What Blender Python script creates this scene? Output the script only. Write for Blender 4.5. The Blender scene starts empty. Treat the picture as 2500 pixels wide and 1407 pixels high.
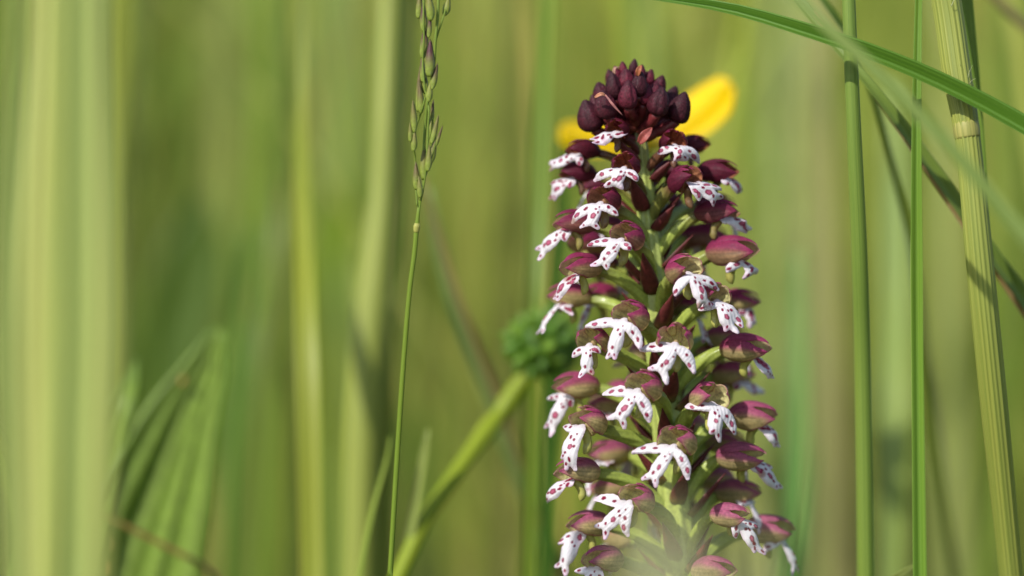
import bpy, bmesh, math, random
import numpy as np
from mathutils import Vector, Matrix, geometry, noise as mnoise

random.seed(7); RNG = np.random.default_rng(7)
scene = bpy.context.scene
COL = scene.collection
R = math.radians

# ------------------------------------------------------------------ camera
PITCH = R(5.0); LENS = 100.0; SENS = 36.0
DIST = 0.3056; ZC = 0.120                      # focus distance, height of the picture centre at focus
FWD = np.array([0, math.cos(PITCH), -math.sin(PITCH)])
UP = np.array([0, math.sin(PITCH), math.cos(PITCH)])
RT = np.array([1.0, 0, 0])
CAM = np.array([0, 0, ZC]) - DIST * FWD
SPX = SENS / LENS / 2500.0                      # photo pixels are 2500 wide
cd = bpy.data.cameras.new('camera'); cam = bpy.data.objects.new('camera', cd); COL.objects.link(cam)
cam.location = CAM; cam.rotation_euler = (math.pi / 2 - PITCH, 0, 0)
cd.lens = LENS; cd.sensor_width = SENS; cd.clip_start = 0.01; cd.clip_end = 500
cd.dof.use_dof = True; cd.dof.focus_distance = DIST + 0.001; cd.dof.aperture_fstop = 8.5
scene.camera = cam

# ------------------------------------------------------------------ light
SUN = np.array([-0.50, -0.58, 0.66]); SUN /= np.linalg.norm(SUN)
world = bpy.data.worlds.new('World'); scene.world = world; world.use_nodes = True
wn = world.node_tree.nodes; wl = world.node_tree.links
sky = wn.new('ShaderNodeTexSky'); sky.sky_type = 'NISHITA'; sky.sun_disc = False
sky.sun_elevation = math.asin(SUN[2]); sky.sun_rotation = math.atan2(SUN[0], SUN[1])
wl.new(sky.outputs[0], wn['Background'].inputs[0]); wn['Background'].inputs[1].default_value = 0.15
sl = bpy.data.lights.new('sun', 'SUN'); sl.energy = 4.1; sl.angle = R(0.6); sl.color = (1.0, 0.96, 0.89)
so = bpy.data.objects.new('sun', sl); COL.objects.link(so)
so.rotation_euler = Vector(SUN).to_track_quat('Z', 'Y').to_euler(); so.location = SUN * 3
scene.view_settings.view_transform = 'Standard'; scene.view_settings.look = 'None'
scene.view_settings.gamma = 1; scene.view_settings.exposure = 0.08
scene.render.engine = 'CYCLES'
scene.cycles.use_denoising = True
scene.cycles.max_bounces = 8; scene.cycles.diffuse_bounces = 4; scene.cycles.transmission_bounces = 6
scene.cycles.caustics_reflective = False; scene.cycles.caustics_refractive = False
scene.cycles.sample_clamp_indirect = 6

# ------------------------------------------------------------------ helpers
def P(px, py, d=0.0):
    """photo pixel at depth d (metres beyond the focus plane) -> world point"""
    return CAM + (DIST + d) * (FWD + RT * ((px - 1250) * SPX) + UP * ((703.5 - py) * SPX))

def W(npx, d=0.0):
    return npx * SPX * (DIST + d)

def s(r, g, b):
    f = lambda c: c / 12.92 if c <= 0.04045 else ((c + 0.055) / 1.055) ** 2.4
    return (f(r / 255), f(g / 255), f(b / 255))

def nrm(v):
    v = np.asarray(v, float); return v / (np.linalg.norm(v) + 1e-12)

def mix(a, b, t):
    a = np.asarray(a, float); b = np.asarray(b, float)
    return a + (b - a) * t

def sstep(a, b, x):
    t = np.clip((x - a) / (b - a), 0, 1); return t * t * (3 - 2 * t)

def mk(name, verts, faces, mat, parent=None, loc=(0, 0, 0), cols=None, crd=None, smooth=True, color=None, recalc=False):
    """ONE mesh object; verts are relative to loc"""
    me = bpy.data.meshes.new(name)
    me.from_pydata([tuple(v) for v in verts], [], [tuple(int(i) for i in f) for f in faces])
    if recalc:
        bm = bmesh.new(); bm.from_mesh(me)
        bmesh.ops.recalc_face_normals(bm, faces=bm.faces); bm.to_mesh(me); bm.free()
    if cols is not None:
        a = me.attributes.new('Col', 'FLOAT_COLOR', 'POINT')
        c4 = np.ones((len(verts), 4), np.float32); c4[:, :3] = np.asarray(cols, np.float32)[:, :3]
        a.data.foreach_set('color', c4.ravel())
    if crd is not None:
        a = me.attributes.new('crd', 'FLOAT_VECTOR', 'POINT')
        a.data.foreach_set('vector', np.asarray(crd, np.float32).ravel())
    if smooth:
        me.polygons.foreach_set('use_smooth', [True] * len(me.polygons))
    me.materials.append(mat); me.update()
    o = bpy.data.objects.new(name, me); COL.objects.link(o)
    o.location = loc
    if parent is not None: o.parent = parent
    if color is not None: o.color = (*color, 1)
    return o

def empty(name, loc):
    o = bpy.data.objects.new(name, None); COL.objects.link(o); o.location = loc
    o.empty_display_size = 0.01
    return o

def tag(o, label, cat, group=None, kind=None):
    o['label'] = label; o['category'] = cat
    if group: o['group'] = group
    if kind: o['kind'] = kind
    return o

def crom(pts, n):
    """Catmull-Rom through points (any dimension), n samples"""
    p = np.asarray(pts, float)
    if len(p) == 2: return p[0] + (p[1] - p[0]) * np.linspace(0, 1, n)[:, None]
    q = np.vstack([2 * p[0] - p[1], p, 2 * p[-1] - p[-2]])
    L = np.concatenate([[0], np.cumsum(np.linalg.norm(np.diff(p[:, :min(3, p.shape[1])], axis=0), axis=1))])
    tt = np.interp(np.linspace(0, L[-1], n), L, np.arange(len(p)))
    out = []
    for t in tt:
        i = min(int(t), len(p) - 2); f = t - i
        a, b, c, d = q[i], q[i + 1], q[i + 2], q[i + 3]
        out.append(0.5 * (2 * b + (c - a) * f + (2 * a - 5 * b + 4 * c - d) * f * f + (3 * b - a - 3 * c + d) * f ** 3))
    return np.array(out)

def frames(c, ref=None):
    t = np.gradient(c, axis=0); t /= np.linalg.norm(t, axis=1)[:, None] + 1e-15
    ref = -FWD if ref is None else ref
    A = np.cross(t, ref); A /= np.linalg.norm(A, axis=1)[:, None] + 1e-15
    B = np.cross(A, t)
    return t, A, B

def tube(c, r, seg=12, ridge=0, amp=0.0, twist=0.0):
    """closed tube along c; returns verts, faces, crd"""
    c = np.asarray(c, float); n = len(c); r = np.asarray(r, float) * np.ones(n)
    t, A, B = frames(c)
    th = np.linspace(0, 2 * math.pi, seg, endpoint=False)
    L = np.concatenate([[0], np.cumsum(np.linalg.norm(np.diff(c, axis=0), axis=1))])
    V = []; K = []
    for i in range(n):
        a = th + twist * i / max(1, n - 1)
        rr = r[i] * (1 + (amp * np.cos(ridge * th) + (0.5 * amp * np.cos(11 * th + 1.0 + 0.03 * i) if ridge > 12 else 0) if ridge else 0))
        V.append(c[i] + (rr * np.cos(a))[:, None] * A[i] + (rr * np.sin(a))[:, None] * B[i])
        K.append(np.stack([np.cos(th), np.sin(th), np.full(seg, L[i])], 1))
    V = np.vstack(V + [c[:1], c[-1:]]); K = np.vstack(K + [[[0, 0, 0]], [[0, 0, L[-1]]]])
    F = []
    for i in range(n - 1):
        for j in range(seg):
            k = (j + 1) % seg
            F.append((i * seg + j, i * seg + k, (i + 1) * seg + k, (i + 1) * seg + j))
    a, b = n * seg, n * seg + 1
    for j in range(seg):
        k = (j + 1) % seg
        F.append((a, k, j)); F.append((b, (n - 1) * seg + j, (n - 1) * seg + k))
    return V, F, K

def ribbon(c, w, fold=0.35, turn=0.0, thick=0.00012, cols=9, ribs=0, ribamp=0.0, ref=None):
    """leaf blade with a V fold and real thickness along c; w = full widths"""
    c = np.asarray(c, float); n = len(c); w = np.asarray(w, float) * np.ones(n)
    turn = np.asarray(turn, float) * np.ones(n)
    t, A0, B0 = frames(c, ref)
    A = A0 * np.cos(turn)[:, None] + B0 * np.sin(turn)[:, None]
    B = -A0 * np.sin(turn)[:, None] + B0 * np.cos(turn)[:, None]
    L = np.concatenate([[0], np.cumsum(np.linalg.norm(np.diff(c, axis=0), axis=1))])
    x = np.linspace(-1, 1, cols); V = []; K = []
    for side in (1, -1):
        for i in range(n):
            h = w[i] / 2
            z = fold * (np.abs(x) - 0.5) * h
            if ribs: z = z + ribamp * np.cos((x + 0.05 * np.sin(5 * x + 1)) * math.pi * ribs) * h * (0.7 + 0.5 * np.sin(3.7 * x + 0.5) ** 2)
            z = z + side * thick / 2 * (1 - 0.8 * np.abs(x) ** 4)
            V.append(c[i] + (x * h)[:, None] * A[i] + z[:, None] * B[i])
            K.append(np.stack([x, np.full(cols, 0.3 * side), np.full(cols, L[i])], 1))
    V = np.vstack(V); K = np.vstack(K); F = []; off = n * cols
    for i in range(n - 1):
        for j in range(cols - 1):
            a, b, cc, d = i * cols + j, i * cols + j + 1, (i + 1) * cols + j + 1, (i + 1) * cols + j
            F.append((a, b, cc, d)); F.append((off + d, off + cc, off + b, off + a))
        F.append((i * cols, (i + 1) * cols, off + (i + 1) * cols, off + i * cols))
        e = cols - 1
        F.append((off + i * cols + e, off + (i + 1) * cols + e, (i + 1) * cols + e, i * cols + e))
    for i in (0, n - 1):
        for j in range(cols - 1):
            F.append((i * cols + j, off + i * cols + j, off + i * cols + j + 1, i * cols + j + 1))
    return V, F, K

def ground_down(pts):
    """continue a stalk from its last point down to the ground"""
    p = np.asarray(pts[-1], float); q = np.asarray(pts[-2], float)
    d = nrm(p - q); d[2] = min(d[2], -0.45); d = nrm(d)
    h = p[2]
    m1 = p + d * (h * 0.4 / -d[2])
    d2 = nrm(d * np.array([0.5, 0.5, 1])); m2 = m1 + d2 * ((m1[2] + 0.004) / -d2[2])
    return [np.asarray(x, float) for x in pts] + [m1, m2]

# ------------------------------------------------------------------ materials
class NT:
    def __init__(self, name):
        self.m = bpy.data.materials.new(name); self.m.use_nodes = True
        self.n = self.m.node_tree.nodes; self.l = self.m.node_tree.links
        self.n.clear(); self.out = self.n.new('ShaderNodeOutputMaterial')
    def add(self, t, **k):
        x = self.n.new(t)
        for a, b in k.items(): setattr(x, a, b)
        return x
    def set(self, node, sock, v):
        if isinstance(v, bpy.types.NodeSocket): self.l.new(v, node.inputs[sock])
        else: node.inputs[sock].default_value = v
    def noise(self, vec, scale, detail=3, rough=0.55):
        x = self.add('ShaderNodeTexNoise'); self.set(x, 'Scale', scale); self.set(x, 'Detail', detail); self.set(x, 'Roughness', rough)
        if vec is not None: self.l.new(vec, x.inputs['Vector'])
        return x.outputs['Fac']
    def ramp(self, fac, a, b, lo, hi):
        x = self.add('ShaderNodeMapRange'); self.set(x, 0, fac)
        for i, v in zip((1, 2, 3, 4), (a, b, lo, hi)): x.inputs[i].default_value = v
        return x.outputs[0]
    def mixc(self, fac, a, b, mode='MIX'):
        x = self.add('ShaderNodeMix', data_type='RGBA', blend_type=mode)
        self.set(x, 0, fac)
        for i, v in ((6, a), (7, b)):
            if isinstance(v, tuple) and len(v) == 3: v = (*v, 1)
            self.set(x, i, v)
        return x.outputs[2]
    def scalevec(self, vec, sc):
        x = self.add('ShaderNodeVectorMath', operation='MULTIPLY'); self.l.new(vec, x.inputs[0]); x.inputs[1].default_value = sc
        return x.outputs[0]

def leafy(nt, col, rough, transl, spec=0.4, bump=None, bdist=0.0001, tint=(1.15, 1.1, 0.6), sheen=0.0, coat=0.0, thin=False):
    p = nt.add('ShaderNodeBsdfPrincipled'); nt.set(p, 'Base Color', col); nt.set(p, 'Roughness', rough)
    nt.set(p, 'Specular IOR Level', spec); nt.set(p, 'Sheen Weight', sheen); nt.set(p, 'Coat Weight', coat)
    if bump is not None:
        b = nt.add('ShaderNodeBump'); nt.set(b, 'Height', bump); b.inputs['Distance'].default_value = bdist; b.inputs['Strength'].default_value = 0.6
        nt.l.new(b.outputs[0], p.inputs['Normal'])
    if transl > 0:
        t = nt.add('ShaderNodeBsdfTranslucent'); tc_ = col
        if thin:
            gm = nt.add('ShaderNodeGamma'); gm.inputs[1].default_value = 0.5; nt.set(gm, 0, col); tc_ = gm.outputs[0]
        nt.set(t, 'Color', nt.mixc(1.0, tc_, tint, 'MULTIPLY'))
        m = nt.add('ShaderNodeMixShader'); m.inputs[0].default_value = transl
        nt.l.new(p.outputs[0], m.inputs[1]); nt.l.new(t.outputs[0], m.inputs[2]); nt.l.new(m.outputs[0], nt.out.inputs[0])
    else: nt.l.new(p.outputs[0], nt.out.inputs[0])
    return nt.m

def mat_grass():
    nt = NT('grass_blade')
    a = nt.add('ShaderNodeAttribute', attribute_name='crd').outputs['Vector']
    oi = nt.add('ShaderNodeObjectInfo')
    rnd = nt.add('ShaderNodeVectorMath', operation='ADD'); nt.l.new(nt.scalevec(a, (7, 7, 25)), rnd.inputs[0])
    cmb = nt.add('ShaderNodeCombineXYZ'); m = nt.add('ShaderNodeMath', operation='MULTIPLY'); m.inputs[1].default_value = 57.0
    nt.l.new(oi.outputs['Random'], m.inputs[0])
    for i in range(3): nt.l.new(m.outputs[0], cmb.inputs[i])
    nt.l.new(cmb.outputs[0], rnd.inputs[1])
    streak = nt.noise(rnd.outputs[0], 1.0, 2)
    r2 = nt.add('ShaderNodeVectorMath', operation='ADD'); nt.l.new(nt.scalevec(a, (0.6, 0.6, 45)), r2.inputs[0]); nt.l.new(cmb.outputs[0], r2.inputs[1])
    band = nt.noise(r2.outputs[0], 1.0, 3)
    fine = nt.noise(nt.scalevec(a, (9, 9, 4000)), 1.0, 2)
    c = nt.mixc(nt.ramp(streak, 0.3, 0.7, 0, 1), nt.mixc(1.0, oi.outputs['Color'], (0.72, 0.78, 0.7), 'MULTIPLY'), nt.mixc(1.0, oi.outputs['Color'], (1.22, 1.16, 1.2), 'MULTIPLY'))
    c = nt.mixc(nt.ramp(band, 0.35, 0.75, 0, 0.5), c, nt.mixc(1.0, c, (1.12, 1.0, 0.78), 'MULTIPLY'))
    c = nt.mixc(nt.ramp(fine, 0.62, 0.8, 0, 0.2), c, (0.42, 0.45, 0.25))
    c = nt.mixc(1.0, c, (0.98, 1.02, 0.84), 'MULTIPLY')
    return leafy(nt, c, 0.48, 0.28, 0.45, bump=streak, bdist=0.0001)

def mat_vcol(name, rough=0.5, transl=0.15, spec=0.4, nscale=2500, namp=0.25, bdist=0.00006, tint=(1.1, 1.0, 0.9), sheen=0.0, sparkle=False, lowscale=500, thin=False):
    nt = NT(name)
    c = nt.add('ShaderNodeAttribute', attribute_name='Col').outputs['Color']
    tc = nt.add('ShaderNodeTexCoord').outputs['Object']
    n = nt.noise(tc, nscale, 3); n2 = nt.noise(tc, lowscale, 2)
    lo = (1 - namp,) * 3; hi = (1 + namp,) * 3
    c2 = nt.mixc(nt.ramp(n, 0.3, 0.7, 0, 1), nt.mixc(1.0, c, lo, 'MULTIPLY'), nt.mixc(1.0, c, hi, 'MULTIPLY'))
    c2 = nt.mixc(nt.ramp(n2, 0.3, 0.7, 0, 1), nt.mixc(1.0, c2, (1 - namp * .6,) * 3, 'MULTIPLY'), nt.mixc(1.0, c2, (1 + namp * .5,) * 3, 'MULTIPLY'))
    r = rough
    if sparkle:
        r = nt.ramp(nt.noise(tc, 6000, 1), 0.45, 0.7, rough + 0.1, rough - 0.2)
    return leafy(nt, c2, r, transl, spec, bump=n, bdist=bdist, tint=tint, sheen=sheen, thin=thin)

M_GRASS = mat_grass()
M_SEPAL = mat_vcol('sepal_tissue', 0.55, 0.42, 0.3, nscale=3500, namp=0.25, sparkle=True, bdist=0.00014, tint=(0.98, 0.95, 0.92), thin=True)
M_LIP = mat_vcol('lip_tissue', 0.5, 0.22, 0.35, nscale=4500, namp=0.05, bdist=0.00005, tint=(1.0, 0.97, 0.98))
M_BUD = mat_vcol('bud_tissue', 0.6, 0.03, 0.28, nscale=4200, namp=0.5, bdist=0.0002, sparkle=True, lowscale=900)
M_GREEN = mat_vcol('green_stalk', 0.36, 0.12, 0.5, nscale=3000, namp=0.16, bdist=0.00004, sparkle=True)
M_BRACT = mat_vcol('bract_tissue', 0.5, 0.12, 0.4, nscale=2500, namp=0.3)
M_YELLOW = mat_vcol('yellow_petal', 0.32, 0.2, 0.5, nscale=1500, namp=0.06, tint=(1, 0.95, 0.5))
M_SPIKELET = mat_vcol('spikelet_husk', 0.5, 0.2, 0.35, nscale=2500, namp=0.2)
M_LEAF = mat_vcol('ribbed_leaf', 0.5, 0.25, 0.4, nscale=900, namp=0.18, bdist=0.0001, tint=(1.1, 1.1, 0.4))
M_MEADOW = mat_vcol('meadow_blades', 0.55, 0.3, 0.3, nscale=60, namp=0.1, bdist=0.0, tint=(1.1, 1.05, 0.6), lowscale=6)

# ------------------------------------------------------------------ the setting: ground and far meadow
def mat_ground():
    nt = NT('meadow_ground'); tc = nt.add('ShaderNodeTexCoord').outputs['Object']
    n = nt.noise(tc, 3.0, 6); n2 = nt.noise(tc, 120, 4)
    c = nt.mixc(nt.ramp(n, 0.35, 0.65, 0, 1), (0.06, 0.075, 0.018), (0.11, 0.12, 0.035))
    c = nt.mixc(nt.ramp(n2, 0.45, 0.7, 0, 0.7), c, (0.07, 0.05, 0.028))
    return leafy(nt, c, 0.9, 0, 0.1, bump=n2, bdist=0.01)

gx = np.concatenate([np.linspace(-120, -4, 14), np.linspace(-3, 3, 41), np.linspace(4, 120, 14)])
gy = np.concatenate([np.linspace(-120, -4, 12), np.linspace(-3, 6, 61), np.linspace(7, 200, 20)])
def gz(x, y):
    near = sstep(0.25, 1.0, math.hypot(x, y))
    return near * 0.03 * (mnoise.noise((x * 1.3, y * 1.3, 0))) + 0.03 * max(0.0, y - 4)
V = [(x, y, gz(x, y)) for y in gy for x in gx]
nx = len(gx)
F = [(j * nx + i, j * nx + i + 1, (j + 1) * nx + i + 1, (j + 1) * nx + i) for j in range(len(gy) - 1) for i in range(nx - 1)]
g = mk('ground', V, F, mat_ground()); g['kind'] = 'structure'

MEADOW_COLS = [s(150, 168, 78), s(128, 150, 66), s(140, 152, 62), s(166, 172, 98), s(118, 142, 74), s(172, 160, 96), s(150, 120, 80), s(104, 134, 58), s(160, 172, 84)]
MEADOW_P = np.array([.19, .17, .15, .12, .12, .08, .03, .07, .07])
def meadow():
    rows = []
    def scatter(n, y0, y1, spread, h0, h1, w0, w1):
        y = y0 + (y1 - y0) * RNG.random(n) ** 0.8
        x = (RNG.random(n) * 2 - 1) * (0.12 + (y + DIST) * spread)
        rows.append((x, y, h0 + (h1 - h0) * RNG.random(n) ** 1.6, w0 + (w1 - w0) * RNG.random(n)))
    scatter(230, 0.10, 0.42, 0.40, 0.16, 0.36, 0.0007, 0.0022)
    scatter(2600, 0.40, 1.2, 0.42, 0.12, 0.42, 0.0016, 0.005)
    scatter(5200, 1.2, 3.0, 0.40, 0.15, 0.55, 0.003, 0.008)
    scatter(5200, 3.0, 9.0, 0.34, 0.25, 0.80, 0.006, 0.016)
    scatter(2500, 9.0, 26.0, 0.30, 0.4, 1.0, 0.02, 0.05)
    x, y, h, w = [np.concatenate(c) for c in zip(*rows)]; n = len(x)
    ci = RNG.choice(len(MEADOW_COLS), n, p=MEADOW_P); pal = np.array(MEADOW_COLS)
    # colours drift in patches, as species grow in patches
    patch = np.array([mnoise.noise((a * 4, b * 2.2, 3.1)) for a, b in zip(x, y)])
    colr = pal[ci] * (1 + 0.28 * RNG.standard_normal(n)[:, None] * 0.5) * (1 + 0.5 * patch[:, None])
    colr *= np.stack([1.06 + 0.15 * patch, np.full(n, 1.07), 0.82 - 0.1 * patch], 1)
    az = RNG.random(n) * 2 * math.pi; lean = np.abs(RNG.standard_normal(n)) * 0.22; fa = RNG.random(n) * math.pi
    K = 6; V = np.zeros((n, K, 2, 3)); C = np.zeros((n, K, 2, 3))
    z0 = np.array([gz(a, b) for a, b in zip(x, y)]) - 0.005
    for k in range(K):
        f = k / (K - 1); bend = lean * f ** 2 * h * 1.3
        cx = x + np.cos(az) * bend; cy = y + np.sin(az) * bend; cz = z0 + h * (f - 0.25 * lean * f * f)
        ww = w * 0.5 * (1 - f ** 2.2) + 0.0001
        for q, sg in enumerate((-1, 1)):
            V[:, k, q, 0] = cx + sg * ww * np.cos(fa); V[:, k, q, 1] = cy + sg * ww * np.sin(fa); V[:, k, q, 2] = cz
            C[:, k, q] = colr * (1 + 0.15 * f)
    base = np.arange(n)[:, None] * (K * 2)
    quad = np.array([[2 * k, 2 * k + 1, 2 * k + 3, 2 * k + 2] for k in range(K - 1)])
    F = (base[:, :, None] + quad[None]).reshape(-1, 4)
    me = bpy.data.meshes.new('meadow_grass')
    V = V.reshape(-1, 3); me.vertices.add(len(V)); me.vertices.foreach_set('co', V.ravel().astype(np.float32))
    me.loops.add(F.size); me.loops.foreach_set('vertex_index', F.ravel().astype(np.int32))
    me.polygons.add(len(F)); me.polygons.foreach_set('loop_start', np.arange(0, F.size, 4, dtype=np.int32))
    me.update(calc_edges=True)
    a = me.attributes.new('Col', 'FLOAT_COLOR', 'POINT')
    c4 = np.ones((len(V), 4), np.float32); c4[:, :3] = np.clip(C.reshape(-1, 3), 0.01, 0.6); a.data.foreach_set('color', c4.ravel())
    me.materials.append(M_MEADOW)
    o = bpy.data.objects.new('meadow_grass', me); COL.objects.link(o)
    tag(o, 'soft green mass of meadow grass far behind the orchid', 'grass', kind='stuff')
meadow()

# ------------------------------------------------------------------ grass stalks and blades one can tell apart
def world_path(pts, gd=True):
    w = [P(*p) for p in pts]
    return ground_down(w) if gd else w

def stalk(name, pts, widths, color, label, cat='grass plant', group=None, seg=14, ridge=0, amp=0.0, n=60, ground=True):
    """pts: (px, py, depth) from tip to bottom; widths in photo pixels at those points"""
    w = world_path(pts, ground); rw = [W(a, p[2]) / 2 for a, p in zip(widths, pts)]
    if ground: rw += [rw[-1]] * 2
    c = crom(w, n); base = c[-1].copy()
    L0 = np.concatenate([[0], np.cumsum(np.linalg.norm(np.diff(np.array(w), axis=0), axis=1))])
    L1 = np.concatenate([[0], np.cumsum(np.linalg.norm(np.diff(c, axis=0), axis=1))])
    r = np.interp(L1 / L1[-1], L0 / L0[-1], rw)
    V, F, K = tube(c, r, seg, ridge, amp)
    o = mk(name, V - base, F, M_GRASS, None, base, crd=K, color=color)
    tag(o, label, cat, group)
    return o, c, r

def blade(name, pts, widths, color, label, cat='grass plant', group=None, fold=0.4, turn=0.0, n=70, ground=True, thick=0.00015, cols=9):
    w = world_path(pts, ground); rw = [W(a, p[2]) for a, p in zip(widths, pts)]
    if ground: rw += [rw[-1]] * 2
    c = crom(w, n); base = c[-1].copy()
    L0 = np.concatenate([[0], np.cumsum(np.linalg.norm(np.diff(np.array(w), axis=0), axis=1))])
    L1 = np.concatenate([[0], np.cumsum(np.linalg.norm(np.diff(c, axis=0), axis=1))])
    r = np.interp(L1 / L1[-1], L0 / L0[-1], rw)
    V, F, K = ribbon(c, r, fold, R(turn), thick, cols)
    o = mk(name, V - base, F, M_GRASS, None, base, crd=K, color=color)
    tag(o, label, cat, group)
    return o, c, r

# --- right-hand side, close to the focus plane
stalk('tall_grass_plant', [(2064, -260, 0.002), (2072, 0, 0.002), (2084, 300, 0.003), (2098, 620, 0.006), (2106, 900, 0.010), (2114, 1420, 0.014)], [26, 33, 36, 40, 42, 44],
      s(136, 160, 78), 'smooth mid green round grass stem crossing under the arching blade', seg=20)
blade('grass_plant', [(2252, -240, 0.004), (2243, 0, 0.004), (2238, 300, 0.003), (2238, 620, 0.004), (2240, 900, 0.005), (2246, 1420, 0.006)], [16, 18, 24, 30, 30, 34],
      s(118, 152, 56), 'narrow folded green grass blade standing upright under the arching blade', fold=0.8, turn=-8)
cst, cc, cr = stalk('ribbed_grass_plant', [(2268, -220, 0.002), (2310, 0, 0.002), (2336, 180, 0.001), (2362, 335, 0.0), (2392, 640, 0.0), (2424, 960, 0.003), (2470, 1420, 0.010)], [70, 70, 70, 60, 66, 66, 56],
      s(160, 168, 88), 'thick pale ribbed grass stem with a joint and fine white hairs', seg=72, ridge=18, amp=0.035, n=90)
base = np.array(cst.location)
def ring_on(parent, c, r, py, hw, k, color, name):
    zz = P(1250, py, 0)[2]; i = int(np.argmin(np.abs(c[:, 2] - zz))); t = nrm(c[i + 1] - c[i - 1])
    cs = np.array([c[i] + t * hw * f for f in np.linspace(-1, 1, 9)]); rr = r[i] * (1 + k * (1 - np.linspace(-1, 1, 9) ** 2))
    V, F, K = tube(cs, rr, 28); return mk(name, V - np.array(parent.location), F, M_GRASS, parent, crd=K, color=color)
ring_on(cst, cc, cr, 338, 0.0009, 0.07, s(182, 178, 112), 'stem_joint')
for (px, py, ex, ey) in [(2368, 200, 2374, 160), (2352, 172, 2344, 156), (2368, 214, 2382, 192), (2330, 12, 2340, -6)]:
    a = P(px - 8, py + 4, 0.0); b = P(ex, ey, -0.001); m = (a + b) / 2 + UP * 0.0003
    V, F, K = tube(crom([a, m, b], 8), np.linspace(0.00005, 0.000012, 8), 5)
    mk('hair', V - base, F, M_GRASS, cst, crd=K, color=s(225, 228, 205))
blade('grass_plant', [(2330, -240, 0.010), (2352, 0, 0.010), (2374, 220, 0.010), (2392, 440, 0.010), (2412, 760, 0.011), (2440, 1100, 0.014), (2472, 1430, 0.018)], [50, 46, 40, 36, 34, 34, 34],
      s(106, 134, 44), 'dark green grass blade tucked right behind the thick ribbed stem', turn=-12, fold=0.5)
blade('arching_grass_plant', [(1480, -16, 0.004), (1600, -4, 0.003), (1780, 24, 0.001), (1960, 76, -0.001), (2120, 130, -0.0018), (2300, 206, -0.0022), (2500, 312, -0.003), (2760, 480, -0.006), (2960, 760, -0.008), (3060, 1300, -0.01)],
      [6, 16, 30, 38, 42, 46, 50, 54, 54, 54], s(92, 132, 44), 'long two-toned green grass blade arching across over the upright stems', fold=1.3, turn=18, cols=11)
blade('grass_plant', [(1860, -110, -0.028), (1945, 0, -0.030), (2100, 140, -0.032), (2290, 330, -0.034), (2500, 575, -0.036), (2720, 880, -0.040), (2860, 1400, -0.044)], [20, 30, 34, 36, 38, 42, 42],
      s(128, 148, 78), 'blurred grey green grass blade slanting down in front of the ribbed stem', fold=0.4, turn=10)
blade('grass_plant', [(1920, -40, 0.016), (2020, 90, 0.013), (2130, 215, 0.011), (2290, 430, 0.013), (2420, 620, 0.015), (2520, 760, 0.018), (2700, 1080, 0.02), (2800, 1500, 0.025)], [20, 26, 30, 38, 40, 44, 44, 44],
      s(128, 150, 72), 'slanting green blade with a straw pink edge behind the slanting grey green blade', fold=0.6, turn=24)
stalk('dry_grass_plant', [(1985, 30, 0.014), (2118, 205, 0.0125), (2278, 440, 0.0135), (2412, 636, 0.016), (2540, 830, 0.019), (2690, 1100, 0.022), (2790, 1500, 0.027)], [6, 13, 13, 14, 16, 16, 16],
      s(190, 160, 124), 'thin straw pink dry stem running along the slanting green blade')
blade('grass_plant', [(1960, -60, 0.02), (2010, 0, 0.02), (2050, 60, 0.021), (2092, 140, 0.024), (2150, 300, 0.03), (2240, 700, 0.05), (2330, 1420, 0.09)], [12, 18, 20, 16, 18, 20, 20],
      s(106, 134, 60), 'short dark green blade showing behind the smooth round stem', turn=20)
stalk('dry_grass_plant', [(2380, -60, 0.05), (2470, 36, 0.05), (2560, 120, 0.05), (2700, 330, 0.055), (2800, 900, 0.06), (2830, 1420, 0.06)], [22, 26, 26, 26, 26, 26],
      s(130, 120, 84), 'brownish blurred stem bending past the top of the ribbed stem')

RB = 'blurred stems behind the right of the orchid'
for pts, wd, col, lab in [
    ([(1946, 620, 0.11), (1950, 900, 0.11), (1946, 1200, 0.11), (1930, 1430, 0.11)], [20, 44, 56, 60], s(112, 158, 84), 'blurred bluish green blade just right of the orchid'),
    ([(2020, -100, 0.20), (2030, 400, 0.20), (2044, 900, 0.20), (2054, 1430, 0.20)], [40, 60, 70, 70], s(138, 128, 86), 'blurred pinkish brown stem behind the smooth round stem'),
    ([(2180, 200, 0.12), (2186, 700, 0.11), (2182, 1000, 0.10), (2176, 1430, 0.10)], [50, 86, 92, 66], s(158, 176, 104), 'broad blurred pale green blade below the narrow folded blade'),
    ([(2300, -100, 0.24), (2310, 500, 0.24), (2330, 1430, 0.24)], [70, 90, 90], s(168, 174, 112), 'blurred pale olive stem between the folded blade and ribbed stem'),
    ([(2480, -100, 0.16), (2470, 500, 0.16), (2440, 1000, 0.16), (2400, 1430, 0.16)], [60, 70, 80, 80], s(118, 138, 50), 'blurred olive green blade behind the foot of the ribbed stem'),
    ([(1690, 0, 0.30), (1760, 500, 0.30), (1830, 1430, 0.28)], [90, 100, 100], s(158, 160, 84), 'blurred yellowish stem behind the yellow flower'),
    ([(1570, -100, 0.22), (1580, 140, 0.22), (1600, 600, 0.22), (1620, 1430, 0.22)], [70, 60, 60, 60], s(104, 138, 78), 'blurred bluish green blade above the dark orchid tip'),
    ([(1890, -100, 0.3), (1900, 600, 0.3), (1900, 1430, 0.3)], [80, 90, 90], s(168, 178, 124), 'wide blurred grey green stem far right of the yellow petal'),
    ([(1985, -100, 0.26), (1990, 600, 0.26), (1994, 1430, 0.26)], [110, 120, 120], s(170, 172, 116), 'wide blurred straw green stem beside the smooth round stem'),
]:
    wd = [a * (0.6 if pts[0][2] > 0.19 else 0.85) for a in wd]
    blade('grass_plant', pts, wd, col, lab, group=RB, fold=0.3, turn=random.uniform(-25, 25))
blade('grass_plant', [(2258, 1368, 0.012), (2215, 1392, 0.012), (2150, 1440, 0.013), (2080, 1560, 0.016)], [3, 14, 20, 24], s(150, 162, 92), 'small pale grass tip poking up below the broad blurred blade', turn=15)

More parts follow.
